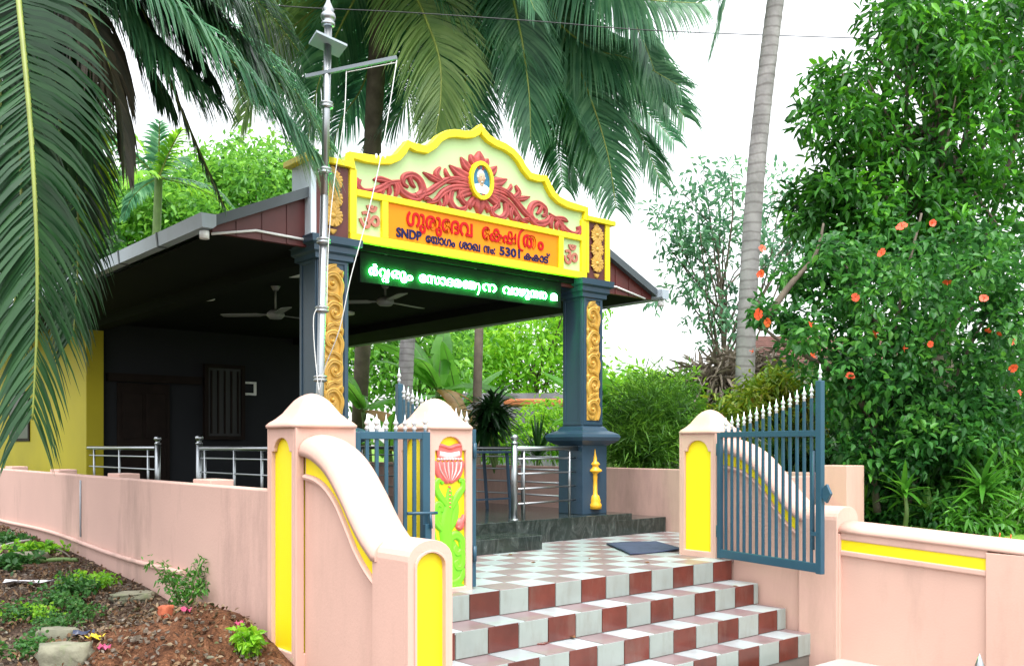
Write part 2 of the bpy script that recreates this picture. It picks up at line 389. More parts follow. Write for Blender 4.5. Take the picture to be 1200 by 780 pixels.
def make_ground():
    xs = np.concatenate([np.array([-400, -200, -100, -60, -40, -25, -16, -10, -7, -5, -4]), np.arange(-3, 9.3, 0.06), np.array([9.6, 10, 11, 12, 14, 17, 20, 25, 30, 40, 60, 100, 200, 400])])
    ys = np.concatenate([np.array([-400, -200, -100, -50, -20, -8, -3, 0, 1.5, 2.2]), np.arange(2.5, 14, 0.06), np.array([14.3, 15, 16, 17, 19, 22, 26, 30, 40, 60, 100, 200, 400])])
    nx, ny = len(xs), len(ys)
    def lattice(seed, cell):
        r = np.random.default_rng(seed); g = r.random((400, 400))
        def f(x, y):
            a = x / cell + 150; b = y / cell + 150; i = int(math.floor(a)) % 399; j = int(math.floor(b)) % 399
            fa, fb = a - math.floor(a), b - math.floor(b); fa = fa*fa*(3-2*fa); fb = fb*fb*(3-2*fb)
            return (g[i,j]*(1-fa)+g[i+1,j]*fa)*(1-fb)+(g[i,j+1]*(1-fa)+g[i+1,j+1]*fa)*fb - .5
        return f
    n1, n2, n3 = lattice(1, .45), lattice(2, .17), lattice(3, .07)
    vs = []
    for y in ys:
        for x in xs:
            z = gh(x, y)
            if -4 < x < 2.8 and 3.5 < y < 14:
                z += 0.07 * n1(x, y) + 0.06 * n2(x, y) + 0.04 * n3(x, y)
            vs.append((x, y, z))
    fs = [(j*nx+i, j*nx+i+1, (j+1)*nx+i+1, (j+1)*nx+i) for j in range(ny-1) for i in range(nx-1)]
    mb = MB(); mb.sm = True; mb.add(vs, fs)
    m, n, b = nodes_of('ground_soil'); L = n.links
    geo = n.nodes.new('ShaderNodeNewGeometry'); sx = n.nodes.new('ShaderNodeSeparateXYZ'); L.new(geo.outputs['Position'], sx.inputs[0])
    def noise(sc, det=8, ro=.6):
        q = n.nodes.new('ShaderNodeTexNoise'); q.inputs['Scale'].default_value = sc; q.inputs['Detail'].default_value = det; q.inputs['Roughness'].default_value = ro
        L.new(geo.outputs['Position'], q.inputs['Vector']); return q.outputs['Fac']
    def ramp(fac, stops):
        r = n.nodes.new('ShaderNodeValToRGB'); e = r.color_ramp.elements
        while len(e) < len(stops): e.new(.5)
        for k, (p, c) in enumerate(stops): e[k].position = p; e[k].color = (*c, 1)
        L.new(fac, r.inputs[0]); return r.outputs[0]
    def mixc(f, a, c):
        q = n.nodes.new('ShaderNodeMix'); q.data_type = 'RGBA'; L.new(f, q.inputs[0]); L.new(a, q.inputs[6]); L.new(c, q.inputs[7]); return q.outputs[2]
    soilc = ramp(noise(7, 10, .75), [(.28, (.022, .014, .010)), (.45, (.075, .048, .034)), (.58, (.13, .090, .066)), (.72, (.23, .20, .165))])
    redc = ramp(noise(8, 10, .75), [(.28, (.030, .015, .010)), (.45, (.11, .048, .024)), (.60, (.19, .088, .045)), (.75, (.27, .17, .11))])
    vd = n.nodes.new('ShaderNodeVectorMath'); vd.operation = 'DISTANCE'; L.new(geo.outputs['Position'], vd.inputs[0]); vd.inputs[1].default_value = (2.3, 5.7, -.1)
    mrd = n.nodes.new('ShaderNodeMapRange'); mrd.inputs[1].default_value = .7; mrd.inputs[2].default_value = 1.15; mrd.inputs[3].default_value = 1; mrd.inputs[4].default_value = 0; L.new(vd.outputs['Value'], mrd.inputs[0])
    soilc = mixc(mrd.outputs[0], soilc, redc)         # a heap of red earth dumped on the grey soil
    fine = ramp(noise(55, 6, .75), [(.30, (.30, .26, .24)), (.5, (.75, .72, .7)), (.70, (1.7, 1.6, 1.5))])
    mm = n.nodes.new('ShaderNodeMix'); mm.data_type = 'RGBA'; mm.blend_type = 'MULTIPLY'; mm.inputs[0].default_value = 1.0; L.new(soilc, mm.inputs[6]); L.new(fine, mm.inputs[7]); soilc = mm.outputs[2]
    lawnc = ramp(noise(1.2, 8, .7), [(.3, (.05, .12, .012)), (.55, (.13, .26, .03)), (.75, (.24, .34, .06))])
    strc = ramp(noise(5, 8, .7), [(.3, (.20, .19, .17)), (.7, (.34, .32, .30))])
    def gt(sock, val):
        q = n.nodes.new('ShaderNodeMath'); q.operation = 'GREATER_THAN'; L.new(sock, q.inputs[0]); q.inputs[1].default_value = val; return q.outputs[0]
    def mul(a, c):
        q = n.nodes.new('ShaderNodeMath'); q.operation = 'MULTIPLY'; L.new(a, q.inputs[0]); L.new(c, q.inputs[1]); return q.outputs[0]
    def inv(a):
        q = n.nodes.new('ShaderNodeMath'); q.operation = 'SUBTRACT'; q.inputs[0].default_value = 1; L.new(a, q.inputs[1]); return q.outputs[0]
    x_right = gt(sx.outputs[0], 2.83)
    c = mixc(x_right, soilc, lawnc)
    c = mixc(mul(x_right, inv(gt(sx.outputs[1], 5.0))), c, strc)
    far = gt(sx.outputs[1], 22); c = mixc(far, c, lawnc)
    g9 = gt(sx.outputs[0], 9.0); c = mixc(g9, c, lawnc)
    L.new(c, b.inputs['Base Color']); b.inputs['Roughness'].default_value = .95; b.inputs['Specular IOR Level'].default_value = .2
    bp = n.nodes.new('ShaderNodeBump'); bp.inputs['Strength'].default_value = .9; bp.inputs['Distance'].default_value = .03
    L.new(noise(30, 8, .7), bp.inputs['Height']); L.new(bp.outputs[0], b.inputs['Normal'])
    o = mb.build('ground', m, recalc=False); structure(o)
make_ground()

# ------------------------------------------------------------------ tiled steps and landing
XL, XR = 3.13, 7.13                       # inner faces of the two wing walls
NOSE = [5.20, 4.92, 4.64, 4.40, 4.16]
LEV = [0.0, -0.184, -0.368, -0.55, -0.735]
TW = 0.277
def make_steps():
    root = thing('entrance_steps', 'maroon and white checkered tile steps rising to the gateway landing', 'steps', (5.1, 4.2, -.735))
    base = MB()
    for i in range(4):                      # grout bed
        base.box(3.06, 7.12, NOSE[i] + .004, 5.6 if i == 0 else NOSE[i-1] + .01, -.9, LEV[i] - .004)
    base.box(3.06, 8.9, 5.5, 7.5, -.5, -.004)
    base.build('mortar_bed', M_grout, root)
    rng = random.Random(3)
    def tiles(mb, rects):
        for (x0, x1, a0, a1, par, vert, fixed) in rects:
            if x1 - x0 < .02: continue
            mb.cur = par; g = .0042; j = rng.uniform(-.0012, .0012)
            if vert: mb.box(x0+g, x1-g, fixed - .004 + j, fixed + .02, a0+g, a1-.003)
            else: mb.box(x0+g, x1-g, a0+g, a1-g, fixed - .02, fixed + j)
    def row(x0, x1, off, par, a0, a1, vert, fixed):
        r = []; k = math.floor((x0 - off) / TW); x = off + k * TW
        while x < x1:
            r.append((max(x, x0), min(x + TW, x1), a0, a1, (k + par) % 2, vert, fixed)); x += TW; k += 1
        return r
    for i in range(4):
        mb = MB(); off = 4.077 - .06 * i
        tiles(mb, row(XL - .05, XR, off, 0, LEV[i+1], LEV[i] - .001, True, NOSE[i]))
        mb.build('riser', [M_tmar, M_twh], root, bevel=.0018, seg=1)
        if i: 
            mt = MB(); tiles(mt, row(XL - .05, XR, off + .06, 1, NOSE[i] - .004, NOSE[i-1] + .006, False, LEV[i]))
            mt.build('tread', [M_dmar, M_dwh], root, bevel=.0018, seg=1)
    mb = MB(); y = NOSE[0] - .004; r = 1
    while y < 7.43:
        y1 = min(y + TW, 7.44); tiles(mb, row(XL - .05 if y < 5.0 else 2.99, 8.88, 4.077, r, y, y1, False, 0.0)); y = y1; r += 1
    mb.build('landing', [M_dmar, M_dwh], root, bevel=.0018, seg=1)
    # the last tread meets the street
    mt = MB(); mt.box(3.0, 7.4, 3.4, 4.157, -.9, -.731); mt.build('apron', M_conc, root, bevel=.01)
make_steps()

# ------------------------------------------------------------------ gate pillars
def gate_pillar(x0, x1, y0, y1, zb, label, lotus=False):
    root = thing('gate_pillar', label, 'gate pillar', ((x0+x1)/2, (y0+y1)/2, zb), 'gate pillars')
    T = .028; zt = 1.17
    core = MB(); core.box(x0+T, x1-T, y0+T, y1-T, zb, zt)
    core.build('core', M_yel, root)
    fr = MB(); m = .058
    pz0 = max(zb, -.02) + .075 if zb > -.1 else -.27
    def hole(a0, a1): 
        w = a1 - a0
        if lotus: return arch_outline(a0+m, a1-m, .03, 1.105, .10, 10, .03)
        return arch_outline(a0+m, a1-m, pz0, 1.09, (w/2-m-.03)*.85, 10, .03)
    fr.prism([(x0,zb),(x1,zb),(x1,zt),(x0,zt)], [hole(x0, x1)], lambda a, b, d: (a, y0 + d, b), 0, T)
    fr.prism([(x0,zb),(x1,zb),(x1,zt),(x0,zt)], [], lambda a, b, d: (a, y1 - d, b), 0, T)
    for xs, sg in ((x0, 1), (x1, -1)):
        fr.prism([(y0+T,zb),(y1-T,zb),(y1-T,zt),(y0+T,zt)], [hole(y0+.004, y1-.004)], lambda a, b, d, xs=xs, sg=sg: (xs + sg*d, a, b), 0, T)
    fr.build('plaster_frame', M_pink, root, bevel=.006)
    cx, cy = (x0+x1)/2, (y0+y1)/2; hx, hy = (x1-x0)/2, (y1-y0)/2
    cap = MB(); n = 8
    lev = [(1.09,1.155),(1.10,1.172),(1.02,1.19),(.86,1.215),(.70,1.25),(.56,1.295),(.43,1.335),(.29,1.362),(.14,1.378),(.03,1.383)]
    rs = []
    for f, z in lev:
        ring = []; rnd = 0.0 if f > .6 else (0.6 - f) * .5
        for k in range(32):
            an = 2*math.pi*(k+.5)/32; c, s = math.cos(an), math.sin(an)
            q = max(abs(c), abs(s)); kx, ky = c/q, s/q
            kx = kx*(1-rnd) + c*rnd; ky = ky*(1-rnd) + s*rnd
            ring.append((cx + kx*hx*f, cy + ky*hy*f, z))
        rs.append(ring)
    cap.rings(rs, smooth=True); cap.build('cap', M_pink, root)
    if lotus:
        yp = y0 + T                                      # panel plane
        mp = lambda a, b, h: (cx + a, yp - .001 - h, b)
        sc = MB()
        def r_(pts, w, h=.018): ribbon(sc, pts, w, h, mp, 8, .75)
        r_([(-.10,.04),(-.06,.20),(-.02,.34),(-.03,.47),(0,.62),(.005,.74)], [.14,.15,.12,.11,.09,.03], .02)
        r_([(-.02,.36),(.06,.40),(.115,.36),(.12,.30),(.08,.265),(.05,.29),(.065,.325)], [.05,.07,.06,.05,.045,.04,.03])
        r_([(.10,.36),(.125,.24),(.11,.17),(.07,.165),(.055,.20),(.08,.215)], [.03,.055,.05,.045,.04,.03])
        r_([(-.04,.06),(.04,.05),(.10,.08),(.125,.13),(.12,.17)], [.05,.08,.06,.05,.02])
        r_([(.0,.03),(.08,.035),(.13,.03)], [.03,.05,.02])
        r_([(.03,.05),(.07,.16),(.06,.27),(.03,.36)], [.08,.12,.10,.03], .010)
        r_([(-.08,.50),(-.10,.57),(-.05,.66)], [.05,.09,.04], .010)
        r_([(-.10,.02),(-.12,.12),(-.09,.24),(-.05,.34)], [.06,.10,.09,.03], .014)
        r_([(.0,.44),(.05,.52),(.06,.62),(.03,.68)], [.05,.07,.06,.02], .014)
        r_([(-.05,.44),(-.11,.50),(-.125,.58),(-.10,.63),(-.065,.61),(-.07,.575)], [.05,.06,.05,.045,.04,.03])
        r_([(-.08,.30),(-.125,.36),(-.13,.44)], [.05,.05,.02])
        r_([(-.02,.62),(-.09,.70),(-.115,.765),(-.08,.80),(-.055,.77)], [.05,.06,.05,.04,.025])
        r_([(.02,.60),(.085,.69),(.125,.74),(.12,.79),(.085,.785)], [.05,.06,.05,.04,.025])
        r_([(-.09,.10),(-.125,.18),(-.12,.26)], [.03,.05,.02])
        sc.build('green_scroll_leaves', M_scroll, root)
        fl = MB(); fl.sm = True
        for k, q in enumerate((-.95,-.62,-.30,0,.30,.62,.95)):    # petals of the open lotus
            fl.cur = 0
            ribbon(fl, [(q*.02,.775),(q*.085,.83),(q*.118,.90),(q*.125,.935)], [.018,.06,.05,.012], .024 if k % 2 else .018, mp, 5, 1.0)
        fl.cur = 1
        for q in (-.8,-.45,-.15,.15,.45,.8): ribbon(fl, [(q*.03,.79),(q*.105,.86),(q*.125,.925)], [.004,.012,.006], .030, mp, 4, 1.0)
        for k_ in range(9): dome(fl, -.10+.025*k_, .945, .010, .012, .03, mp, 8, 2)
        fl.build('lotus_flower', [M_pet, M_petw], root)
        va = MB(); va.prism([(-.105,.955),(.105,.955),(.115,1.035),(.14,1.055),(.0,1.035),(-.14,1.055),(-.115,1.035)], [], lambda a, b, d: (cx+a, yp - d, b), -.004, .014)
        ribbon(va, [(-.145,1.05),(-.06,1.04),(0,1.025),(.06,1.04),(.145,1.05)], [.03,.03,.03,.03,.03], .022, mp, 5, 1.0)
        dome(va, -.135, 1.03, .02, .02, .02, mp); dome(va, .135, 1.03, .02, .02, .02, mp)
        va.cur = 1; ribbon(va, [(-.09,.985),(0,.97),(.09,.985)], [.05,.06,.05], .016, mp, 5, 1.0)
        va.build('lotus_crown', [M_pet, M_petw], root)
        bd = MB(); dome(bd, .095, .475, .04, .048, .03, mp); ribbon(bd, [(.075,.45),(.11,.50),(.125,.545)], [.04,.04,.01], .03, mp, 5, 1.0)
        bd.build('lotus_bud', M_pet, root)
        sd = MB()
        for k in range(6): dome(sd, .0, .745 - k*.028, .007, .009, .03, mp, 8, 2)
        sd.build('seed_string', M_pet, root)
    return root
PL = gate_pillar(2.81, 3.245, 5.345, 5.74, -.55, 'tall pink gate pillar with yellow arched panels, joined to the long boundary wall')
PM = gate_pillar(3.83, 4.22, 5.345, 5.74, -.02, 'pink gate pillar with a green scroll and red lotus on its yellow panel', lotus=True)
PR = gate_pillar(7.08, 7.47, 5.345, 5.775, -.02, 'pink gate pillar beside the open blue gate leaf, head of the right wing wall')

# ------------------------------------------------------------------ wing walls with sweeping coping
SW_Y = [5.345, 5.185, 5.004, 4.83, 4.726, 4.624, 4.50]
SW_Z = [1.015, .985, .895, .735, .620, .520, .430]
def sweep_z(y): return float(np.interp(-y, [-a for a in SW_Y], SW_Z))
def coping(mb, x0, x1, path, rise=.10, over=.018, nseg=10, lip=.035):
    """barrel coping swept along (y, z) points"""
    rs = []
    for y, z in path:
        ring = [(x0-over, y, z-lip), (x0-over, y, z)]
        for k in range(1, nseg):
            a = math.pi * k / nseg; ring.append(((x0+x1)/2 - ((x1-x0)/2+over)*math.cos(a), y, z + rise*math.sin(a)))
        ring += [(x1+over, y, z), (x1+over, y, z-lip)]
        rs.append(ring)
    mb.rings(rs, smooth=True)
def wing_wall(x0, label, right=False):
    x1 = x0 + (.285 if not right else .33)
    root = thing('wing_wall', label, 'wall', ((x0+x1)/2, 4.8, -.735), 'wing walls beside the steps')
    dense = [(p[0], p[1]) for p in spline([(a, b, 0) for a, b in zip(SW_Y, SW_Z)], 6)]
    zb = -.9
    body = MB()
    prof = [(5.345, zb)] + [(y, z-.02) for y, z in dense] + [(4.50, zb)]
    body.prism(prof, [], lambda a, b, d: (d, a, b), x0+.03, x1)
    body.build('wall', M_pink, root)
    md = MB()                                   # raised moulding under the yellow band
    lo = [(5.345-.02, .865), (5.18,.845), (5.06,.80), (4.938,.715), (4.85,.62), (4.788,.545), (4.72,.46), (4.644,.385), (4.56,.32), (4.502,.285)]
    lo = [(p.x, p.y) for p in spline([(a, b, 0) for a, b in lo], 4)]
    rs = []
    for i, (y, z) in enumerate(lo):
        rs.append([(x0+.035, y, z+.0), (x0+.004, y, z-.006), (x0-.004, y, z-.02), (x0+.002, y, z-.036), (x0+.035, y, z-.045)])
    md.rings(rs, smooth=False); md.build('moulding', M_pink, root)
    bn = MB(); top = [(y, sweep_z(y)-.03) for y, _ in lo]
    poly = lo + top[::-1]
    bn.prism(poly, [], lambda a, b, d: (d, a, b), x0+.024, x0+.034)
    bn.build('yellow_band', M_yel, root)
    cp = MB(); coping(cp, x0, x1, dense + [(4.46, .43)], rise=.098); cp.build('coping', M_pink, root)
    # end post, arched head seen from the street
    yf, yb = 4.15, 4.505
    arch = arch_outline(x0-.006, x1+.006, zb, .53, .11, 12)
    po = MB(); po.prism(arch, [], lambda a, b, d: (a, d, b), yf+.03, yb)
    po.build('end_post', M_pink, root, bevel=.008)
    hole = arch_outline(x0+.048, x1-.048, -.62, .46, .075, 12)
    if right:
        pf = MB(); pf.prism(arch, [], lambda a, b, d: (a, d, b), yf, yf+.031); pf.build('post_frame', M_pink, root, bevel=.005)
        return root
    pf = MB(); pf.prism(arch, [hole], lambda a, b, d: (a, d, b), yf, yf+.03)
    ou = arch_outline(x0+.034, x1-.034, -.63, .474, .083, 12)
    pf.prism(ou, [hole], lambda a, b, d: (a, d, b), yf-.010, yf+.001)
    pf.build('post_frame', M_pink, root, bevel=.005)
    py = MB(); py.prism(hole, [], lambda a, b, d: (a, d, b), yf+.022, yf+.0295); py.build('yellow_panel', M_yel, root)
    return root
wing_wall(2.845, 'pink wing wall left of the steps, sweeping down from the tall pillar to a yellow-fronted post')
wing_wall(7.13, 'pink wing wall seen through the open blue gate, ending in a rounded post', right=True)

def low_wall():
    root = thing('low_wall', 'long low pink wall with a recessed yellow stripe and pale coping, right of the steps', 'wall', (7.3, 3.4, -.735))
    x0, x1 = 7.15, 7.50; ya, yb = 4.15, 2.66
    zz = lambda y: .335 - .045 * (4.15 - y)
    b = MB(); b.box(x0+.03, x1, yb, ya, -.9, .17); b.build('wall', M_pink, root)
    p = MB(); p.box(x0-.004, x0+.1, 2.66, 2.965, -.9, zz(2.8)-.02); p.box(x0-.004, x0+.032, 4.135, 4.19, -.9, .31)
    p.build('pilaster', M_pink, root, bevel=.006)
    u = MB()
    u.prism([(4.14, zz(4.14)), (2.96, zz(2.96)), (2.96, zz(2.96)-.075), (4.14, zz(4.14)-.075)], [], lambda a, b_, d: (d, a, b_), x0+.010, x1-.01)
    u.prism([(4.14, zz(4.14)-.16), (2.96, zz(2.96)-.16), (2.96, zz(2.96)-.205), (4.14, zz(4.14)-.205)], [], lambda a, b_, d: (d, a, b_), x0+.004, x0+.05)
    u.build('moulding', M_pink, root, bevel=.01)
    y_ = MB(); y_.prism([(4.14, zz(4.14)-.075), (2.96, zz(2.96)-.075), (2.96, zz(2.96)-.16), (4.14, zz(4.14)-.16)], [], lambda a, b_, d: (d, a, b_), x0+.022, x0+.06)
    y_.build('yellow_stripe', M_yel, root)
    c = MB(); coping(c, x0, x1, [(y, zz(y)+.005) for y in np.linspace(4.16, 2.64, 8)], rise=.070, over=.004, lip=.018)
    c.build('coping', M_pink, root)
low_wall()

# ------------------------------------------------------------------ boundary walls
def boundary():
    root = thing('boundary_wall', 'long weathered pink boundary wall beside the soil lot with a pipe along its foot', 'wall', (2.9, 12, 0))
    b = MB(); b.box(2.83, 2.97, 5.74, 24, -.6, .745)
    b.build('wall', M_pinkold, root, bevel=.008)
    p = MB()
    for y in (7.2, 9.3, 11.3, 13.4): p.box(2.965, 3.16, y-.17, y+.17, -.3, .775)
    p.build('pier', M_pinkold, root, bevel=.008)
    q = MB(); q.tube([(2.808, y, .055 + .012*(y-7.3) + .02*math.sin(y*1.3)) for y in np.linspace(7.15, 20, 40)], .022, 8); q.build('pipe', M_pinkold, root)
    c = MB(); yv = on_x(94, 560, 2.82).y; c.tube([(2.822, yv, .70), (2.822, yv, .14)], .008, 6); c.build('conduit', M_gutter, root)
    w = thing('boundary_wall', 'plain pink wall along the far right side of the temple yard', 'wall', (8.95, 10, 0))
    b = MB(); b.box(8.90, 9.05, 5.44, 20, -.3, .755); b.build('wall', M_pinkold, w, bevel=.008)
    w2 = thing('boundary_wall', 'short plain pink wall behind the right gate pillar', 'wall', (8.2, 5.5, 0))
    b = MB(); b.box(7.47, 8.9, 5.45, 5.60, -.3, .72); b.build('wall', M_pinkold, w2, bevel=.008)
    w3 = thing('wall_post', 'square flat-topped pink corner post among the garden shrubs', 'post', (9.07, 5.25, 0))
    b = MB(); b.box(8.90, 9.25, 5.07, 5.43, -.3, .835); b.build('shaft', M_pink, w3, bevel=.008)
boundary()

# ------------------------------------------------------------------ gates
def spike(mb, x, y, z, h=.125):
    mb.lathe((x, y, z), [(.012,0),(.012,.02*h/.125),(.019,.028*h/.125),(.010,.036*h/.125),(.012,.05*h/.125),(.021,.062*h/.125),(.012,.076*h/.125),(.006,.09*h/.125),(.001,h)], 8)
def gate(hinge, end, label, ztop_h, ztop_e, zbar, nbar, group, curve=True, stile_w=.05, zb=.012):
    h = Vector((*hinge, 0)); e = Vector((*end, 0)); t = (e - h).normalized(); nrm = Vector((-t.y, t.x, 0))
    root = thing('gate_leaf', label, 'gate', (h.x, h.y, 0), group)
    fr = MB(); L = (e - h).length
    def bar(mb, s, z0, z1, w, th=.03): p = h + t*s; mb.obox(p + Vector((0,0,z0)), p + Vector((0,0,z1)), th, w, up=tuple(t))
    z_ = lambda v: Vector((0, 0, v))
    bar(fr, .02, zb, zbar + .02, .045, .04); bar(fr, L-.03, zb, ztop_e, .06, .045)
    fr.obox(h + t*.04 + z_(zb+.045), e - t*.05 + z_(zb+.045), .035, .075)
    fr.obox(h + t*.04 + z_(zbar), e - t*.05 + z_(zbar), .035, .05)
    fr.build('frame', M_gate, root, bevel=.003, seg=1)
    for k in range(nbar):
        s = .045 + (L - .11) * (k + .7) / (nbar + .4); f = s / L
        zt = zbar + .02 + ((ztop_e - .10 - zbar - .02) * (f ** 1.25) if curve else 0)
        b = MB(); bar(b, s, zb + .06, zt, .026, .018); b.build('bar', M_gate, root, bevel=.002, seg=1)
        p = h + t*s; sp = MB(); spike(sp, p.x, p.y, zt); sp.build('spike', M_silver, root)
    p = e - t*.03; sp = MB(); spike(sp, p.x, p.y, ztop_e, .14); sp.build('spike', M_silver, root)
    for z in (.2, .95):
        hg = MB(); hg.tube([h - t*.012 + z_(z), h - t*.012 + z_(z+.11)], .016, 8); hg.build('hinge', M_gate, root)
    return root, h, e, t, nrm
g, h, e, t, nrm = gate((7.062, 5.30), (6.78, 4.07), 'blue steel gate leaf swung outward over the steps, white spikes climbing to its free end', 1.2, 1.56, 1.14, 14, 'blue steel gates')
lk = MB(); pz = e - t*.03
lk.prism([(-.05, .66), (.03, .735), (.075, .66), (.03, .585)], [], lambda a, b, d: tuple(Vector((pz.x, pz.y, b)) + t*(a+.045) + nrm*d), -.012, .012)
lk.build('lock_plate', M_gate, g)
bt = MB(); q = pz - t*.07; bt.tube([q + Vector((0,0,.2)), q + Vector((0,0,1.0))], .011, 8); bt.obox(pz - t*.08 + Vector((0,0,.33)), pz + Vector((0,0,.33)), .05, .03); bt.build('drop_bolt', M_gate, g)
gate((4.252, 5.372), (4.45, 6.66), 'blue steel gate leaf opened inward behind the lotus pillar, slanted spiked top showing', 1.2, 1.56, 1.14, 14, 'blue steel gates')
g, h, e, t, nrm = gate((3.262, 5.40), (3.822, 5.33), 'narrow blue gate leaf with a level top, between the two left pillars', 1.14, 1.135, 1.11, 6, 'blue steel gates', curve=False, zb=-.0)
lk = MB(); lk.tube([Vector((3.62, 5.30, .58)), Vector((3.80, 5.285, .575)), Vector((3.86, 5.285, .575))], .011, 8); lk.tube([Vector((3.80, 5.285, .575)), Vector((3.80, 5.27, .47))], .010, 8)
lk.build('latch', M_gate, g)
hb = MB(); hb.box(3.76, 3.815, 5.285, 5.325, .36, .50); hb.build('lock_box', M_gate, g, bevel=.004)

# ------------------------------------------------------------------ temple
def sX(x): return 1.0213 * x
def sZ(z): return CAMH + 1.0213 * (z - CAMH)
CX = 6.125
TEMPLE = thing('temple', 'open-fronted yellow and slate-blue temple hall with a maroon gable and dark ceiling', 'temple', (CX, 11, 0))
PZ = .25
def build_temple():
    T = TEMPLE
    pl = MB(); pl.box(4.05, 8.25, 7.43, 22, -.2, PZ); pl.build('plinth', M_granite, T, bevel=.006)
    st = MB(); st.box(3.6, 6.39, 6.96, 7.43, -.2, .143); st.build('step', M_granite, T, bevel=.006)
    st = MB(); st.box(8.25, 8.86, 7.43, 9.5, -.2, .178); st.box(7.94, 8.25, 7.425, 7.44, -.2, .18); st.build('side_ledge', M_granite, T, bevel=.006)
    # columns
    for cx in (4.405, 7.825):
        h = .165; yc = 7.66 + h
        c = MB(); c.box(cx-h, cx+h, 7.66, 7.99, 1.22, 2.76)
        co = c.build('column', M_slate, T, bevel=.006)
        fr = MB()                                           # raised border round the carved panel
        fr.prism([(cx-h+.012, 1.28), (cx+h-.012, 1.28), (cx+h-.012, 2.745), (cx-h+.012, 2.745)], [[(cx-.115, 1.315), (cx+.115, 1.315), (cx+.115, 2.72), (cx-.115, 2.72)]], lambda a, b, d: (a, 7.66 - d, b), -.002, .012)
        fr.prism([(7.675, 1.28), (7.975, 1.28), (7.975, 2.745), (7.675, 2.745)], [[(7.715, 1.315), (7.935, 1.315), (7.935, 2.72), (7.715, 2.72)]], lambda a, b, d: (cx - h - d, a, b), -.002, .010)
        fr.build('border', M_slate, co, bevel=.003)
        pd = MB(); pd.box(cx-.20, cx+.20, 7.625, 8.025, PZ, 1.05); pd.build('pedestal', M_slate, co, bevel=.006)
        mo = MB(); mo.frustum(cx, yc, [(.20,.20,1.04),(.25,.25,1.065),(.30,.30,1.10),(.315,.315,1.14),(.30,.30,1.175),(.25,.25,1.20),(.21,.21,1.215),(.19,.19,1.25),(.165,.165,1.27)])
        mo.build('moulding', M_slate, co)
        ca = MB(); ca.frustum(cx, yc, [(.165,.165,2.74),(.20,.20,2.755),(.20,.20,2.80),(.225,.225,2.82),(.225,.225,2.87),(.26,.26,2.89),(.265,.265,2.955)])
        ca.build('capital', M_slate, co)
        # carved gilded scrolls
        cv = MB(); mp = lambda a, b, hh, cx=cx: (cx + a, 7.658 - hh, b)
        cv.prism(arch_outline(-.10, .10, 1.335, 2.705, .09, 10), [], lambda a, b, d, cx=cx: (cx + a, 7.66 - d, b), -.003, .006)
        s = 1
        for k in range(5):
            z0 = 1.36 + .268 * k; s = -s
            ribbon(cv, [(s*-.07, z0-.02), (s*-.085, z0+.10), (s*-.02, z0+.19), (s*.065, z0+.17), (s*.07, z0+.09), (s*.015, z0+.06), (s*-.02, z0+.10), (s*.01, z0+.135)], [.03,.05,.055,.05,.042,.036,.03,.02], .034, mp, 6)
            ribbon(cv, [(s*.075, z0+.20), (s*.05, z0+.25), (s*-.03, z0+.28)], [.02,.05,.02], .03, mp, 5)
            ribbon(cv, [(s*-.02, z0+.02), (s*.04, z0+.0), (s*.085, z0+.04)], [.02,.045,.015], .028, mp, 5)
            ribbon(cv, [(s*-.04, z0+.20), (s*-.085, z0+.22), (s*-.09, z0+.16)], [.02,.04,.012], .028, mp, 5)
            dome(cv, s*.012, z0+.105, .022, .022, .04, mp)
            dome(cv, s*-.075, z0+.15, .016, .022, .03, mp)
        cv.build('carved_panel', M_gold, co)
        lm = MB(); yl = 7.622
        lm.lathe((cx, yl, .31), [(.075,0),(.078,.05),(.062,.075),(.066,.10),(.055,.13),(.050,.15),(.028,.17),(.026,.33),(.030,.37),(.026,.40),(.045,.42),(.085,.435),(.075,.455),(.045,.475),(.040,.50),(.060,.515),(.050,.53),(.025,.55),(.022,.59),(.012,.63),(.004,.69)], 20)
        lm.build('lamp_relief', M_goldy, co)
    # hall walls
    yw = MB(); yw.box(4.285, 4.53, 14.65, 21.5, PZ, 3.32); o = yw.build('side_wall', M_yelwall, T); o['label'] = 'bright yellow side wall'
    sw = MB(); y0, y1 = on_x(12, 400, 4.28).y, on_x(35, 400, 4.28).y
    sw.box(4.262, 4.30, y1, y0, 1.12, 2.0); w = sw.build('window', M_wood, T); gl = MB(); gl.box(4.258, 4.28, y1+.06, y0-.06, 1.17, 1.95); gl.build('pane', M_black, w)
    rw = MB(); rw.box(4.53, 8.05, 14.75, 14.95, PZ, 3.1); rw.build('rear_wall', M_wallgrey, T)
    li = MB(); li.box(4.6, 6.05, 14.66, 14.75, 2.02, 2.14); li.build('lintel', M_wood, T)
    dr = MB(); dr.box(4.75, 5.55, 14.70, 14.745, PZ, 2.0); d = dr.build('door', M_wood, T, bevel=.01)
    for (a, b_) in ((4.82, 5.12), (5.18, 5.48)):
        x = MB(); x.box(a, b_, 14.685, 14.70, .45, 1.05); x.box(a, b_, 14.685, 14.70, 1.15, 1.85); x.build('door_panel', M_wood, d, bevel=.008)
    a, b_ = on_y(246, 440, 14.6), on_y(285, 508, 14.6)
    wn = MB(); wn.box(a.x, b_.x, 14.68, 14.748, 1.2, 2.3); w = wn.build('window', M_black, T)
    br = MB()
    for k in range(5): x = a.x + (b_.x-a.x)*(k+.5)/5; br.box(x-.012, x+.012, 14.66, 14.679, 1.24, 2.26)
    br.build('window_bar', M_wood, w)
    fr = MB(); fr.prism([(a.x-.06,1.14),(b_.x+.06,1.14),(b_.x+.06,2.36),(a.x-.06,2.36)], [[(a.x,1.2),(b_.x,1.2),(b_.x,2.3),(a.x,2.3)]], lambda p, q, dd: (p, dd, q), 14.65, 14.745); fr.build('window_frame', M_wood, w)
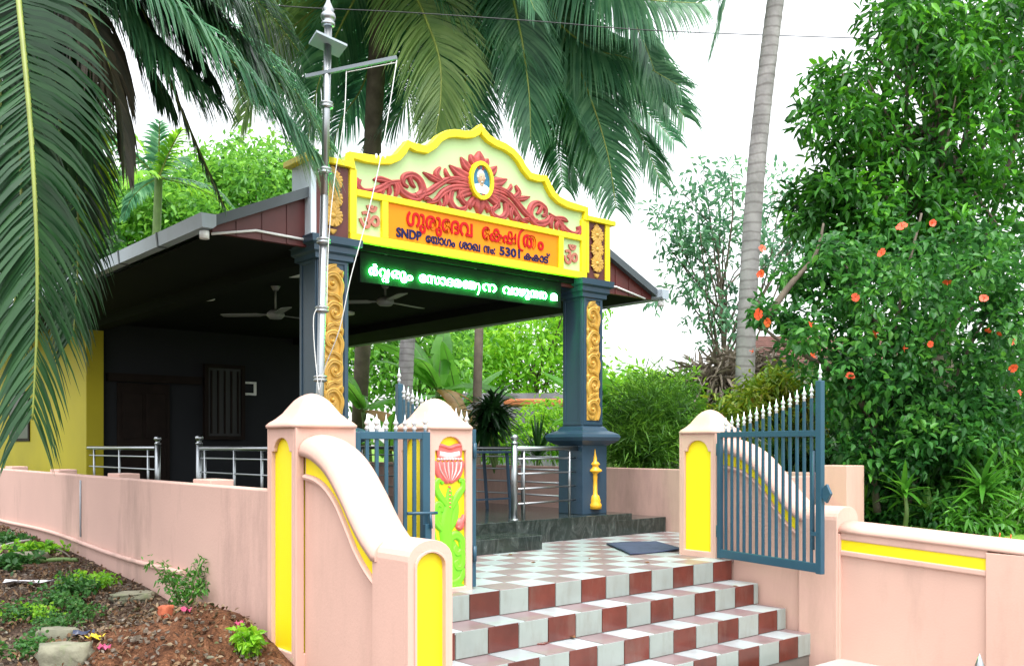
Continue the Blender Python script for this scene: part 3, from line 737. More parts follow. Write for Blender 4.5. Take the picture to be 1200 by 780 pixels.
    a, b_ = on_y(285, 446, 14.6), on_y(304, 463, 14.6)
    sp = MB(); sp.box(a.x, b_.x, 14.70, 14.748, b_.z, a.z); s_ = sp.build('switch_panel', M_white, T, bevel=.01)
    sp = MB(); sp.box(a.x+.06, b_.x-.06, 14.685, 14.70, b_.z+.04, a.z-.04); sp.build('switch_plate', M_wallgrey, s_, bevel=.005)
    # roof: two sloping slabs over a flat dark ceiling
    ex0, ex1, ez, sl = 3.26, 8.99, 2.93, .45
    zr = ez + sl * (CX - ex0)
    rf = MB()
    for x_e, sg in ((ex0, 1), (ex1, -1)):
        poly = [(x_e, ez-.03), (x_e, ez+.03), (CX, zr+.03), (CX, zr-.03)]
        rf.prism(poly, [], lambda p, q, dd: (p, dd, q), 7.70, 22)
    ro = rf.build('roof', M_roof, T)
    rc = MB(); rc.tube([(CX, 7.68, zr+.04), (CX, 22, zr+.04)], .05, 8); rc.build('ridge_cap', M_roof, ro)
    gb = MB(); gb.prism([(ex0+.03, ez-.07), (ex1-.03, ez-.07), (ex1-.03, ez-.012), (CX, zr-.035), (ex0+.03, ez-.012)], [], lambda p, q, dd: (p, dd, q), 7.75, 7.80)
    lb = gb
    for x in np.arange(ex0+.25, ex1, .24):
        z1 = ez + sl*(min(x-ex0, ex1-x)) - .05
        if z1 > ez + .02: lb.box(x-.008, x+.008, 7.742, 7.751, ez-.065, z1)
    gb.build('gable_board', M_maroon, ro)
    br = MB()
    for x_e, sg in ((ex0, 1), (ex1, -1)): br.obox((x_e, 7.69, ez+.01), (CX, 7.69, zr+.01), .03, .085)
    br.build('barge_board', M_roof, ro)
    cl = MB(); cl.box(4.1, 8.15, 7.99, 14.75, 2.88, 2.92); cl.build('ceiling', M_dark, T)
    sf = MB()
    for xa, xb in ((ex0+.05, 4.1), (8.15, ex1-.05)): sf.box(xa, xb, 7.81, 22, 2.862, 2.872)
    sf.build('soffit', M_dark, T)
    be = MB(); be.box(4.57, 7.66, 7.70, 7.95, 2.90, 3.0); be.box(4.285, 4.53, 8.0, 14.65, 2.76, 2.88); be.box(7.70, 7.95, 8.0, 14.75, 2.78, 2.88); be.build('beam', M_dark, T)
    for xe, sg in ((ex0, -1), (ex1, 1)):
        gt = MB(); w = .12
        prof = [(0,.05),(0,-.045),(sg*.03,-.07),(sg*w,-.07),(sg*(w+.012),.05),(sg*(w-.006),.05),(sg*(w-.014),-.055),(sg*.03,-.055),(sg*.012,-.04),(sg*.012,.05)]
        gt.prism(prof, [], lambda p, q, dd, xe=xe: (xe+p, dd, ez+q), 7.62, 22)
        gt.prism([(0,.05),(0,-.045),(sg*.03,-.07),(sg*w,-.07),(sg*(w+.012),.05)], [], lambda p, q, dd, xe=xe: (xe+p, dd, ez+q), 7.60, 7.619)
        g = gt.build('gutter', M_gutter, ro)
        cl = MB()
        for y in np.arange(8.6, 21, 1.05): cl.prism([(sg*-.002,.055),(sg*.028,-.077),(sg*(w+.004),-.077),(sg*(w+.02),.055)], [], lambda p, q, dd, xe=xe: (xe+p, dd, ez+q), y, y+.03)
        cl.build('gutter_clip', M_roof, g)
        ot = MB(); ot.tube([(xe+sg*.07, 7.68, ez-.085), (xe+sg*.07, 7.68, ez-.15)], .04, 10); ot.build('outlet', M_white, g)
    cp = MB(); cp.tube([on_y(248, 274, 7.735), on_y(300, 270, 7.735), on_y(358, 281, 7.735)], .012, 6); cp.tube([on_y(712, 335, 7.735), on_y(722, 336, 7.735), on_y(756, 350, 7.735)], .012, 6)
    cp.build('conduit', M_white, ro)
    for (x, y) in ((4.75, 9.1), (4.7, 11.3), (6.7, 11.3)):
        l = MB(); l.lathe((x, y, 2.846), [(.11,0),(.12,.008),(.12,.034)], 20); l.build('ceiling_light', M_white, T)
build_temple()

# ------------------------------------------------------------------ lettering (built-in font, one mesh per line)
def text_mesh(s, size, bold=.0, extrude=.006, kern=None):
    c = bpy.data.curves.new('lettering', 'FONT'); c.body = s; c.size = size; c.offset = bold; c.extrude = extrude; c.resolution_u = 4
    if kern:
        for i, k in kern.items(): c.body_format[i].kerning = k
    o = bpy.data.objects.new('lettering', c); COL.objects.link(o)
    bpy.context.view_layer.update()
    me = bpy.data.meshes.new_from_object(o.evaluated_get(bpy.context.evaluated_depsgraph_get()))
    COL.objects.unlink(o); bpy.data.objects.remove(o); bpy.data.curves.remove(c)
    v = [tuple(p.co) for p in me.vertices]; f = [tuple(p.vertices) for p in me.polygons]
    bpy.data.meshes.remove(me)
    return np.array(v), f
def put_text(mb, s, x0, x1, zbase, height, yf, bold=0, extrude=.006, kern=None, drops=None):
    v, f = text_mesh(s, 1.0, bold, extrude / height, kern)
    if len(v) == 0: return
    a, b = v[:, 0].min(), v[:, 0].max(); sx = (x1 - x0) / (b - a)
    V = [(x0 + (p[0]-a)*sx, yf - p[2]*height, zbase + p[1]*height) for p in v]
    mb.add(V, f)
def put_glyph(mb, ch, x, z, sx, sz, yf, bold=0, extrude=.006):
    v, f = text_mesh(ch, 1.0, bold, extrude / sz)
    a = v[:, 0].min()
    mb.add([(x + (p[0]-a)*sx, yf - p[2]*sz, z + p[1]*sz) for p in v], f)

# ------------------------------------------------------------------ entrance arch over the columns
YA = 7.64
def build_arch():
    prof = [(1.53,3.57),(1.53,3.705),(1.36,3.71),(1.22,3.72),(1.10,3.745),(1.02,3.79),(.96,3.86),(.90,3.94),(.80,3.925),(.68,3.93),(.60,3.99),(.53,4.07),(.44,4.13),(.33,4.165),(.20,4.18),(.11,4.205),(.05,4.245),(0,4.295)]
    right = [(1.0213*a, sZ(b)) for a, b in prof]
    left = [(-a, b) for a, b in right[::-1]][1:]
    outl = right + left
    zb = sZ(2.925)
    poly = [(CX + a, b) for a, b in outl]
    full = [(CX - 1.562, zb), (CX + 1.562, zb)] + poly
    ar = MB(); ar.prism(full, [], lambda a, b, d: (a, d, b), YA + .02, YA + .30)
    arch = ar.build('entrance_arch', M_mint, TEMPLE)
    arch['label'] = 'scalloped mint and yellow name arch'
    # yellow edge following the scalloped top
    ed = MB(); up = []
    pts = poly; m = len(pts)
    for i, (a, b) in enumerate(pts):
        i0, i1 = max(0, i-1), min(m-1, i+1); tx, tz = pts[i1][0]-pts[i0][0], pts[i1][1]-pts[i0][1]; l = math.hypot(tx, tz) or 1
        nx, nz = -tz/l, tx/l                       # outward = left of travel reversed
        up.append((nx, nz))
    rs = []
    for (a, b), (nx, nz) in zip(pts, up):
        if nx*(a-CX) + nz*(b-sZ(3.2)) < 0: nx, nz = -nx, -nz
        o_, i_ = .022, -.055
        rs.append([(a+nx*i_, YA-.035, b+nz*i_), (a+nx*o_, YA-.035, b+nz*o_), (a+nx*o_, YA+.05, b+nz*o_), (a+nx*i_, YA+.05, b+nz*i_)])
    ed.rings(rs, smooth=False)
    x0, x1 = CX-1.562, CX+1.562
    zt = sZ(3.575); zm0, zm1 = sZ(3.335), sZ(3.395)
    fr = ed
    yf0, yf1 = YA - .02, YA + .025
    fr.box(x0, x0+.075, yf0, yf1, zb+.062, zt); fr.box(x1-.075, x1, yf0, yf1, zb+.062, zt)
    fr.box(x0+.075, x1-.075, yf0, yf1, zm0, zm1)
    fr.box(x0, x1, yf0-.01, yf1, zb-.012, zb+.062)
    ox0, ox1 = sX(4.885), sX(7.105)
    for a in (ox0-.07, ox1): fr.box(a, a+.07, yf0, yf1, zb+.062, zm0)
    fr.build('yellow_frame', M_yel, arch, bevel=.005, seg=1)
    ob = MB(); ob.box(ox0, ox1, YA+.004, YA+.022, zb+.062, zm0); ob.build('name_board', M_orange, arch)
    # writing, one mesh per word
    def word(items, name, mt):
        tx = MB()
        for it in items: put_text(tx, *it[0], **it[1])
        return tx
    zt0 = sZ(3.155); K = dict(bold=.024, extrude=.010)
    tx = MB(); put_text(tx, 'ഗുരു\u0d47ദവ', sX(5.10), sX(5.905), zt0, .232, YA+.003, **K); tx.build('name_lettering', M_red, arch, recalc=False)
    tx = MB()
    put_text(tx, '\u0d47കഷ', sX(6.03), sX(6.49), zt0, .232, YA+.003, kern={1: -.12}, **K)
    put_text(tx, 'ത', sX(6.585), sX(6.77), zt0, .232, YA+.003, **K)
    put_text(tx, 'ം', sX(6.80), sX(6.885), zt0, .232, YA+.003, **K)
    ribbon(tx, [(sX(6.60), sZ(3.335)), (sX(6.545), sZ(3.29)), (sX(6.525), sZ(3.20)), (sX(6.54), sZ(3.125)), (sX(6.59), sZ(3.11))], [.022,.028,.03,.03,.022], .011, lambda a, b, h: (a, YA+.003-h, b), 6, 1.0)
    tx.build('name_lettering', M_red, arch, recalc=False)
    z2 = sZ(3.02)
    for txt, xa, xb, dz, hh, bo, kn in (('SNDP', 4.985, 5.275, .008, .126, .030, None), ('\u0d47യാഗം', 5.325, 5.685, 0, .126, .022, None), ('ശാഖ', 5.735, 6.005, 0, .126, .022, None),
                                ('നം:', 6.05, 6.205, 0, .126, .022, None), ('5301', 6.265, 6.545, .004, .128, .026, None), ('കകാട', 6.60, 6.955, 0, .126, .022, {0: -.22})):
        t2 = MB(); put_text(t2, txt, sX(xa), sX(xb), z2+dz, hh, YA+.003, bold=bo, extrude=.008, kern=kn)
        if 'ട' in txt: put_glyph(t2, '്', sX(6.93), z2+.012, .118, .118, YA+.003, bold=.02, extrude=.008)
        t2.build('address_lettering', M_navy, arch, recalc=False)
    # om reliefs in their boxes
    for xc in (sX(4.69), sX(7.30)):
        om = MB(); put_text(om, 'ॐ', xc-.115, xc+.115, sZ(3.035), .285, YA+.018, bold=.016, extrude=.016)
        om.build('om_relief', M_omred, arch, recalc=False)
    # acanthus scroll
    R = dict(
     tail=([(-1.422,3.496),(-1.435,3.439),(-1.383,3.396),(-1.276,3.408),(-1.184,3.454),(-1.095,3.515),(-.971,3.556)],[.07,.07,.075,.07,.07,.06,.05]),
     tl=([(-1.10,3.50),(-1.20,3.44),(-1.25,3.42)],[.05,.09,.02]),
     l1=([(-1.17,3.50),(-1.166,3.431),(-1.206,3.371)],[.04,.06,.012]), l2=([(-1.10,3.50),(-1.084,3.445),(-1.104,3.38)],[.04,.055,.012]),
     l3=([(-1.02,3.53),(-1.0,3.46),(-1.028,3.387)],[.05,.07,.012]), l4=([(-1.06,3.53),(-1.184,3.54),(-1.267,3.521)],[.05,.07,.012]),
     vol=([(-.994,3.537),(-.933,3.461),(-.799,3.43),(-.70,3.501),(-.729,3.605),(-.818,3.65),(-.919,3.612),(-.925,3.547),(-.87,3.523)],[.06,.085,.10,.095,.085,.075,.065,.05,.03]),
     tip=([(-.80,3.46),(-.757,3.435),(-.766,3.380)],[.06,.06,.012]), v2=([(-.86,3.62),(-.83,3.56),(-.79,3.53)],[.05,.05,.02]),
     stem=([(-.764,3.454),(-.622,3.523),(-.49,3.625),(-.367,3.695),(-.2,3.72)],[.06,.075,.07,.06,.05]),
     u1=([(-.46,3.64),(-.538,3.708),(-.49,3.786)],[.05,.075,.03]), u2=([(-.50,3.64),(-.61,3.669),(-.70,3.70)],[.05,.07,.012]), u3=([(-.36,3.68),(-.42,3.74),(-.43,3.79)],[.04,.05,.012]),
     low=([(-.66,3.412),(-.55,3.445),(-.453,3.545),(-.317,3.616),(-.14,3.64)],[.03,.06,.075,.08,.08]), low2=([(-.60,3.44),(-.66,3.45),(-.69,3.425)],[.03,.05,.012]),
     lo1=([(-.441,3.55),(-.421,3.463),(-.46,3.395)],[.05,.075,.012]), lo0=([(-.53,3.47),(-.50,3.42),(-.53,3.38)],[.04,.05,.012]),
     lo2=([(-.354,3.574),(-.367,3.473),(-.292,3.405),(-.19,3.425),(-.166,3.483),(-.21,3.50)],[.07,.085,.07,.06,.05,.03]),
     lo3=([(-.25,3.61),(-.24,3.537),(-.20,3.488),(-.15,3.46)],[.06,.07,.06,.02]),
     c1=([(-.10,3.74),(-.26,3.775),(-.38,3.83)],[.10,.13,.012]), c2=([(-.08,3.80),(-.18,3.874),(-.237,3.94)],[.09,.11,.012]),
     c3=([(-.03,3.86),(-.09,3.943),(-.12,3.99)],[.09,.10,.02]), c5=([(-.13,3.69),(-.292,3.695),(-.42,3.65)],[.10,.10,.02]),
     c7=([(-.05,3.56),(-.11,3.484),(-.11,3.43)],[.08,.09,.012]), c8=([(-.10,3.62),(-.217,3.568),(-.28,3.51)],[.09,.10,.02]))
    orn = MB(); mp = lambda a, b, h: (a, YA + .021 - h, b)
    for sg in (1, -1):
        for k, (pts, w) in R.items():
            ribbon(orn, [(CX + sg*1.0213*a, sZ(b)) for a, b in pts], w, .04, mp, 6)
    ribbon(orn, [(CX, sZ(3.85)), (CX, sZ(3.96)), (CX, sZ(4.045))], [.13,.16,.02], .055, mp, 6)
    ribbon(orn, [(CX, sZ(3.62)), (CX, sZ(3.48)), (CX, sZ(3.385))], [.15,.15,.012], .055, mp, 6)
    orn.build('acanthus_carving', M_coral, arch)
    # medallion with a bust of an old man in a white robe
    mz = sZ(3.735); me = MB()
    el = lambda ra, rb, n=32: [(CX + ra*math.cos(2*math.pi*k/n), mz + rb*math.sin(2*math.pi*k/n)) for k in range(n)]
    me.prism(el(.155, .20), [el(.118, .158)], lambda a, b, d: (a, YA + .021 - d, b), 0, .075)
    me.build('medallion_ring', M_yel, arch, bevel=.012)
    po = MB(); po.prism(el(.125, .165), [], lambda a, b, d: (a, YA + .021 - d, b), 0, .045)
    m2 = lambda a, b, h: (CX + a, YA - .024 - h, mz + b)
    po.cur = 1; po.prism([(-.085,-.13),(.085,-.13),(.108,-.065),(.075,-.045),(.03,-.03),(-.03,-.03),(-.075,-.045),(-.108,-.065)], [], lambda a, b, d: m2(a, b, d), 0, .010)
    po.cur = 3; dome(po, 0, .045, .056, .076, .020, m2)
    po.cur = 2; dome(po, 0, .028, .047, .070, .030, m2); po.prism([(-.022,-.05),(.022,-.05),(.025,0),(-.025,0)], [], lambda a, b, d: m2(a, b, d), 0, .016)
    dome(po, 0, .015, .010, .018, .038, m2, 8, 2)
    po.cur = 4
    for q in (-.018, .018): dome(po, q, .035, .010, .006, .034, m2, 8, 2)
    po.cur = 3; dome(po, 0, -.018, .022, .014, .034, m2, 8, 2); dome(po, -.047, .03, .01, .018, .02, m2, 8, 2); dome(po, .047, .03, .01, .018, .02, m2, 8, 2)
    po.build('portrait', [M_blue, M_robe, M_skin, M_hair, M_eye], arch)
    # side piers with gilded rosettes
    for sg in (-1, 1):
        xa = CX + sg*1.562; xb = CX + sg*(1.562 + .41); a, b_ = min(xa, xb), max(xa, xb)
        if sg < 0: a = 4.165
        else: b_ = 8.075
        p = MB(); p.box(a, b_, YA+.015, YA+.36, sZ(2.925)-.005, sZ(3.60)); pr = p.build('pier', M_palepaint, arch, bevel=.004)
        p = MB(); p.box(a-.07 if sg < 0 else a+.0, b_ if sg < 0 else b_+.07, YA-.05, YA+.40, sZ(3.572), sZ(3.625)); p.build('pier_cap', M_yel, arch, bevel=.004)
        ya_, yb_ = YA-.004, YA+.014
        iw0, iw1 = (a+.055, b_-.012) if sg < 0 else (a+.04, b_-.075)
        p = MB(); p.box(iw0, iw1, ya_, yb_, sZ(2.93), sZ(3.57)); p.build('rosette_panel', M_maroon, arch)
        p = MB()
        if sg > 0: p.box(iw1, b_, YA-.02, yb_, sZ(2.93), sZ(3.57)); p.box(a+.002, iw0, YA-.018, yb_, sZ(2.99), sZ(3.57))
        else: p.box(a, iw0, YA-.002, yb_, sZ(2.93), sZ(3.57))
        p.build('pier_strip', M_yel if sg > 0 else M_palepaint, arch)
        xc = (iw0 + iw1)/2; ro = MB(); mp2 = lambda p_, q_, h: (xc + p_, YA-.004-h, q_)
        for k, zc in enumerate((sZ(3.11), sZ(3.27), sZ(3.43))):
            for j in range(9):
                an = 2*math.pi*j/9 + .3
                ribbon(ro, [(.02*math.cos(an), zc+.02*math.sin(an)), (.06*math.cos(an), zc+.06*math.sin(an)), (.098*math.cos(an), zc+.098*math.sin(an))], [.03,.075,.06], .026, mp2, 4, .6)
            dome(ro, 0, zc, .085, .085, .014, mp2); dome(ro, 0, zc, .034, .034, .036, mp2); 
        ribbon(ro, [(0, sZ(2.99)), (0, sZ(2.96)), (0, sZ(2.945))], [.10,.06,.01], .02, mp2, 4)
        ribbon(ro, [(0, sZ(3.52)), (0, sZ(3.545)), (0, sZ(3.56))], [.10,.06,.01], .02, mp2, 4)
        ro.build('gilded_rosettes', M_gold, arch)
build_arch()
#@@OBJ
# ------------------------------------------------------------------ LED message sign, fans, railings, mast
def led_sign():
    root = thing('led_sign', 'running LED sign with glowing green letters hung under the name arch', 'LED sign', (CX, 7.74, 2.7))
    yl = 7.70
    X = lambda u: on_y(u, 330, yl).x
    pn = MB(); pn.box(X(424), X(660), yl+.032, yl+.065, 2.60, 2.895); pn.build('panel', M_led_panel, root, bevel=.004)
    K = dict(bold=.002, extrude=.004); zb = 2.675; hh = .135; y = yl+.006
    def w(items):
        m = MB()
        for t, a, b, k in items: put_text(m, t, X(a), X(b), zb, hh, y, kern=k, **K)
        return m
    m = w([('ർ', 433, 443, None), ('വ', 445, 456, None), ('രും', 459, 484, None)])
    put_text(m, 'വ', X(448.5), X(455.5), zb-.048, .075, y, **K); m.build('letters', M_led, root, recalc=False)
    m = w([('\u0d47സാദര', 492, 541, None), ('\u0d47ത', 543, 558, None), ('ന', 566, 582, None)])
    ribbon(m, [(X(557.5), zb+.055), (X(561.5), zb+.06), (X(562), zb), (X(560), zb-.05)], [.014,.014,.014,.012], .004, lambda a, b, h: (a, y-h, b), 5, 1.0)
    m.build('letters', M_led, root, recalc=False)
    m = w([('വാഴു', 590, 621, None), ('നന', 622, 641, {0: -.22})]); m.build('letters', M_led, root, recalc=False)
    m = w([('മ', 646, 653, None)]); m.build('letters', M_led, root, recalc=False)
    for u in (455, 560, 640):
        h = MB(); h.box(X(u)-.012, X(u)+.012, yl+.035, yl+.06, 2.895, 2.96); h.build('hanger', M_steel, root)
led_sign()

def fan(loc, ang, label, drop=.28):
    root = thing('ceiling_fan', label, 'ceiling fan', loc, 'ceiling fans in the hall')
    x, y, z = loc
    m = MB(); m.lathe((x, y, z), [(.02,-.05),(.07,-.045),(.10,-.015),(.10,.02),(.06,.05),(.02,.06)], 16); m.build('motor', M_fan, root)
    r = MB(); r.tube([(x, y, z+.055), (x, y, z+drop)], .012, 8); r.build('rod', M_fan, root)
    c = MB(); c.lathe((x, y, z+drop-.06), [(.03,0),(.055,.05),(.055,.06)], 12); c.build('canopy', M_fan, root)
    for k in range(3):
        a = ang + 2*math.pi*k/3; d = Vector((math.cos(a), math.sin(a), 0)); n = Vector((-d.y, d.x, .12))
        b = MB(); p = Vector(loc); vs = []
        for s, w in ((.09,.022),(.16,.028),(.20,.06),(.60,.062),(.64,.045)):
            for q in (-1, 1): vs.append(p + d*s + n*w*q + Vector((0,0,.004)))
        vs += [v - Vector((0,0,.006)) for v in vs]; k_ = 10
        fs = [(2*i,2*i+1,2*i+3,2*i+2) for i in range(4)] + [(k_+2*i,k_+2*i+2,k_+2*i+3,k_+2*i+1) for i in range(4)] + [(2*i,2*i+2,k_+2*i+2,k_+2*i) for i in range(4)] + [(2*i+1,k_+2*i+1,k_+2*i+3,2*i+3) for i in range(4)] + [(0,k_,k_+1,1),(8,9,k_+9,k_+8)]
        b.add(vs, fs); b.build('blade', M_fan, root)
fan((5.0, 10.0, 2.55), .25, 'white ceiling fan hanging deep in the dark hall left of the flag mast', .34)
fan((5.88, 9.05, 2.68), 2.35, 'white ceiling fan just behind the glowing LED sign', .21)

def railing(posts, label, z0, end_post=None, rails=(.17,.33,.49,.65), thin=(), top=.76, loc=None, height=.9):
    p0, p1 = Vector(posts[0]), Vector(posts[1]); t = (p1-p0).normalized()
    root = thing('railing', label, 'railing', tuple(p0), 'stainless steel railings')
    z = lambda h: Vector((0, 0, h))
    r = MB(); r.tube([p0+z(top), p1+z(top)], .026, 10); r.build('handrail', M_steel, root)
    for h in rails:
        r = MB(); r.tube([p0 + t*.06 + z(h), p1 - t*.03 + z(h)], .011, 8); r.build('rail', M_steel, root)
    for e in (end_post or ()):
        q = Vector(e); b = MB(); b.tube([q, q+z(height-.09)], .034, 12)
        b.lathe((q.x, q.y, q.z+height-.09), [(.040,0),(.040,.012),(.026,.02),(.026,.04),(.040,.05),(.046,.068),(.040,.088),(.02,.10),(.002,.104)], 14)
        b.lathe(tuple(q), [(.055,0),(.055,.012),(.034,.02)], 14); b.build('end_post', M_steel, root)
    for s in thin:
        q = p0 + (p1-p0)*s; b = MB(); b.tube([q, q+z(top)], .016, 8); b.build('post', M_steel, root)
railing([(6.50, 7.52, PZ), (7.63, 7.72, PZ)], 'stainless railing from a ball-topped post to the right column', PZ, end_post=[(6.50, 7.52, PZ)], thin=(.14, .87))
railing([(4.30, 8.05, PZ), (4.30, 10.48, PZ)], 'stainless railing behind the boundary wall, ending at a cup-topped post beside the left column', PZ, end_post=[(4.30, 10.5, PZ)], thin=(.1, .35, .62, .94))
railing([(4.30, 14.6, PZ), (4.30, 11.86, PZ)], 'stainless railing in front of the yellow side wall, its cup-topped post to the right', PZ, end_post=[(4.30, 11.8, PZ)], thin=(.1, .5, .9))
railing([(7.98, 8.1, PZ), (7.98, 14.6, PZ)], 'far stainless railing along the open right side of the hall', PZ, thin=(.15,.3,.45,.6,.75,.9))

def bench():
    root = thing('side_table', 'dark metal table standing on the porch floor behind the railing', 'table', (7.1, 8.9, PZ))
    t = MB(); t.box(6.72, 7.52, 8.65, 9.2, PZ+.70, PZ+.73); t.build('table_top', M_slate, root, bevel=.004)
    for x, y in ((6.78, 8.7), (7.46, 8.7), (6.78, 9.15), (7.46, 9.15)):
        l = MB(); l.obox((x, y, PZ), (x + (.06 if x < 7 else -.06), y, PZ+.70), .03, .03); l.build('leg', M_slate, root)
    s = MB(); s.obox((6.80, 8.7, PZ+.15), (7.44, 8.7, PZ+.15), .02, .02); s.build('stretcher', M_slate, root)
bench()

def doormat():
    P = [Vector((7.17, 6.82, .004)), Vector((7.80, 6.68, .004)), Vector((7.33, 5.95, .004)), Vector((6.66, 6.02, .004))]
    m = MB(); n = 14; vs = []; rng = random.Random(5)
    for i in range(n+1):
        for j in range(n+1):
            a, b = i/n, j/n; p = P[0]*(1-a)*(1-b) + P[1]*a*(1-b) + P[2]*a*b + P[3]*(1-a)*b
            p.z = .018 + .006*math.sin(a*5+b*3) + rng.uniform(0, .003) + .02*max(0, a-.85)*b; vs.append(p)
    fs = [(i*(n+1)+j, (i+1)*(n+1)+j, (i+1)*(n+1)+j+1, i*(n+1)+j+1) for i in range(n) for j in range(n)]
    m.sm = True; m.add(vs, fs); o = m.build('doormat', M_mat)
    md = o.modifiers.new('thick', 'SOLIDIFY'); md.thickness = .012
    tag(o, 'crumpled dark blue doormat lying on the checkered landing', 'doormat')
doormat()

def flag_mast():
    D = 7.0; pz = lambda u, v: at(u, v, D)
    b = pz(373.5, 522); top = pz(385.5, -3); base = Vector((b.x, b.y, 0)); dirv = (top - b) / (top.z - b.z); base = b - dirv * b.z
    base.z = 0.0
    root = thing('flag_mast', 'tall stainless flag mast with ring joints, a square plate and a cross arm', 'flag mast', tuple(base))
    P = lambda z: base + Vector((dirv.x, dirv.y, 1)) * z
    R = .030
    p = MB(); p.tube([P(0), P(2.9)], R, 16); p.tube([P(2.9), P(4.16)], .028, 16); p.build('pole', M_steel, root)
    for v in (443, 362, 282, 200, 123):
        z = CAMH + D*(HZ-v)/FPX; q = P(z); r = MB(); r.lathe(tuple(q), [(.031,-.03),(.048,-.022),(.052,-.01),(.038,-.003),(.052,.006),(.048,.018),(.031,.026)], 18); r.build('ring_joint', M_steel, root)
    z = 4.16; q = P(z); f = MB(); f.lathe(tuple(q), [(.034,0),(.05,.01),(.05,.03),(.036,.04),(.05,.055),(.056,.075),(.05,.095),(.034,.11),(.045,.125),(.034,.145),(.018,.18),(.002,.24)], 18); f.build('finial', M_steel, root)
    z = CAMH + D*(HZ-52)/FPX; q = P(z); pl = MB()
    F = Vector((CC, SS, 0)); Rr = Vector((SS, -CC, 0))
    a1 = (Rr*.9 + F*.44).normalized(); a2 = (Rr*-.44 + F*.9).normalized()
    c = [q + a1*i*.115 + a2*j*.115 + Vector((0,0,-i*.03)) for i, j in ((-1,-1),(1,-1),(1,1),(-1,1))]
    pl.add([v + Vector((0,0,.008)) for v in c] + [v - Vector((0,0,.008)) for v in c], [(0,1,2,3),(7,6,5,4),(0,4,5,1),(1,5,6,2),(2,6,7,3),(3,7,4,0)])
    pl.build('square_plate', M_gutter, root)
    A, B = at(360, 93, D+.06), at(466, 71, D-.05); off = P(CAMH + D*(HZ-87)/FPX)
    ar = MB(); ar.obox(A + Vector((0,0,0)) - F*.05, B - F*.05, .026, .026); ar.build('cross_arm', mat('grey_arm_paint', (0.15, 0.18, 0.20), .5), root)
    e = B - F*.05; m_ = A + (B-A)*.45 - F*.05
    def rope(pts, name='rope'): r = MB(); r.tube(spline(pts, 6), .0036, 5); r.build(name, M_rope, root)
    rope([e + Vector((0,0,-.02)), at(447, 180, D-.2), at(430, 255, D-.3), at(411, 325, D-.35), at(398, 385, D-.3), at(381, 430, D-.12), at(374, 458, D-.06)])
    rope([m_ + Vector((0,0,-.02)), at(403, 140, D-.08), at(392, 210, D-.08), at(385, 285, D-.07), at(383, 362, D-.06)])
    rope([m_ + Vector((0,0,-.03)), e + Vector((0,0,-.035))])
    rope([at(371, 362, D-.05), at(367.5, 372, D-.05), at(368, 400, D-.05), at(371.5, 440, D-.05), at(374, 460, D-.05)])
    k = MB()
    for s in range(3): dome(k, 0, 0, .01, .02, .01, lambda a, b, h, s=s: tuple(at(441+s*5, 183, D-.2) + Vector((a, -h, b))))
    k.build('rope_knot', M_rope, root)
flag_mast()

w = MB(); w.tube(spline([at(250, -2, 13), at(340, 8, 13), at(480, 15, 13), at(640, 26, 13), at(785, 37, 13), at(1100, 48, 14)], 6), .007, 5)
tag(w.build('overhead_wire', M_black), 'thin dark overhead wire crossing the top of the picture', 'wire')
def roadside_spike():
    p = at(1148, 765, 5.0); root = thing('spike_post', 'bright steel spearhead on a thin post at the roadside edge', 'post', (p.x, p.y, -.735))
    m = MB(); m.tube([(p.x, p.y, -.735), (p.x, p.y, p.z-.12)], .016, 10); m.build('rod', M_steel, root)
    m = MB(); m.lathe((p.x, p.y, p.z-.13), [(.016,0),(.026,.012),(.03,.035),(.022,.07),(.001,.13)], 14); m.build('spearhead', M_steel, root)
roadside_spike()

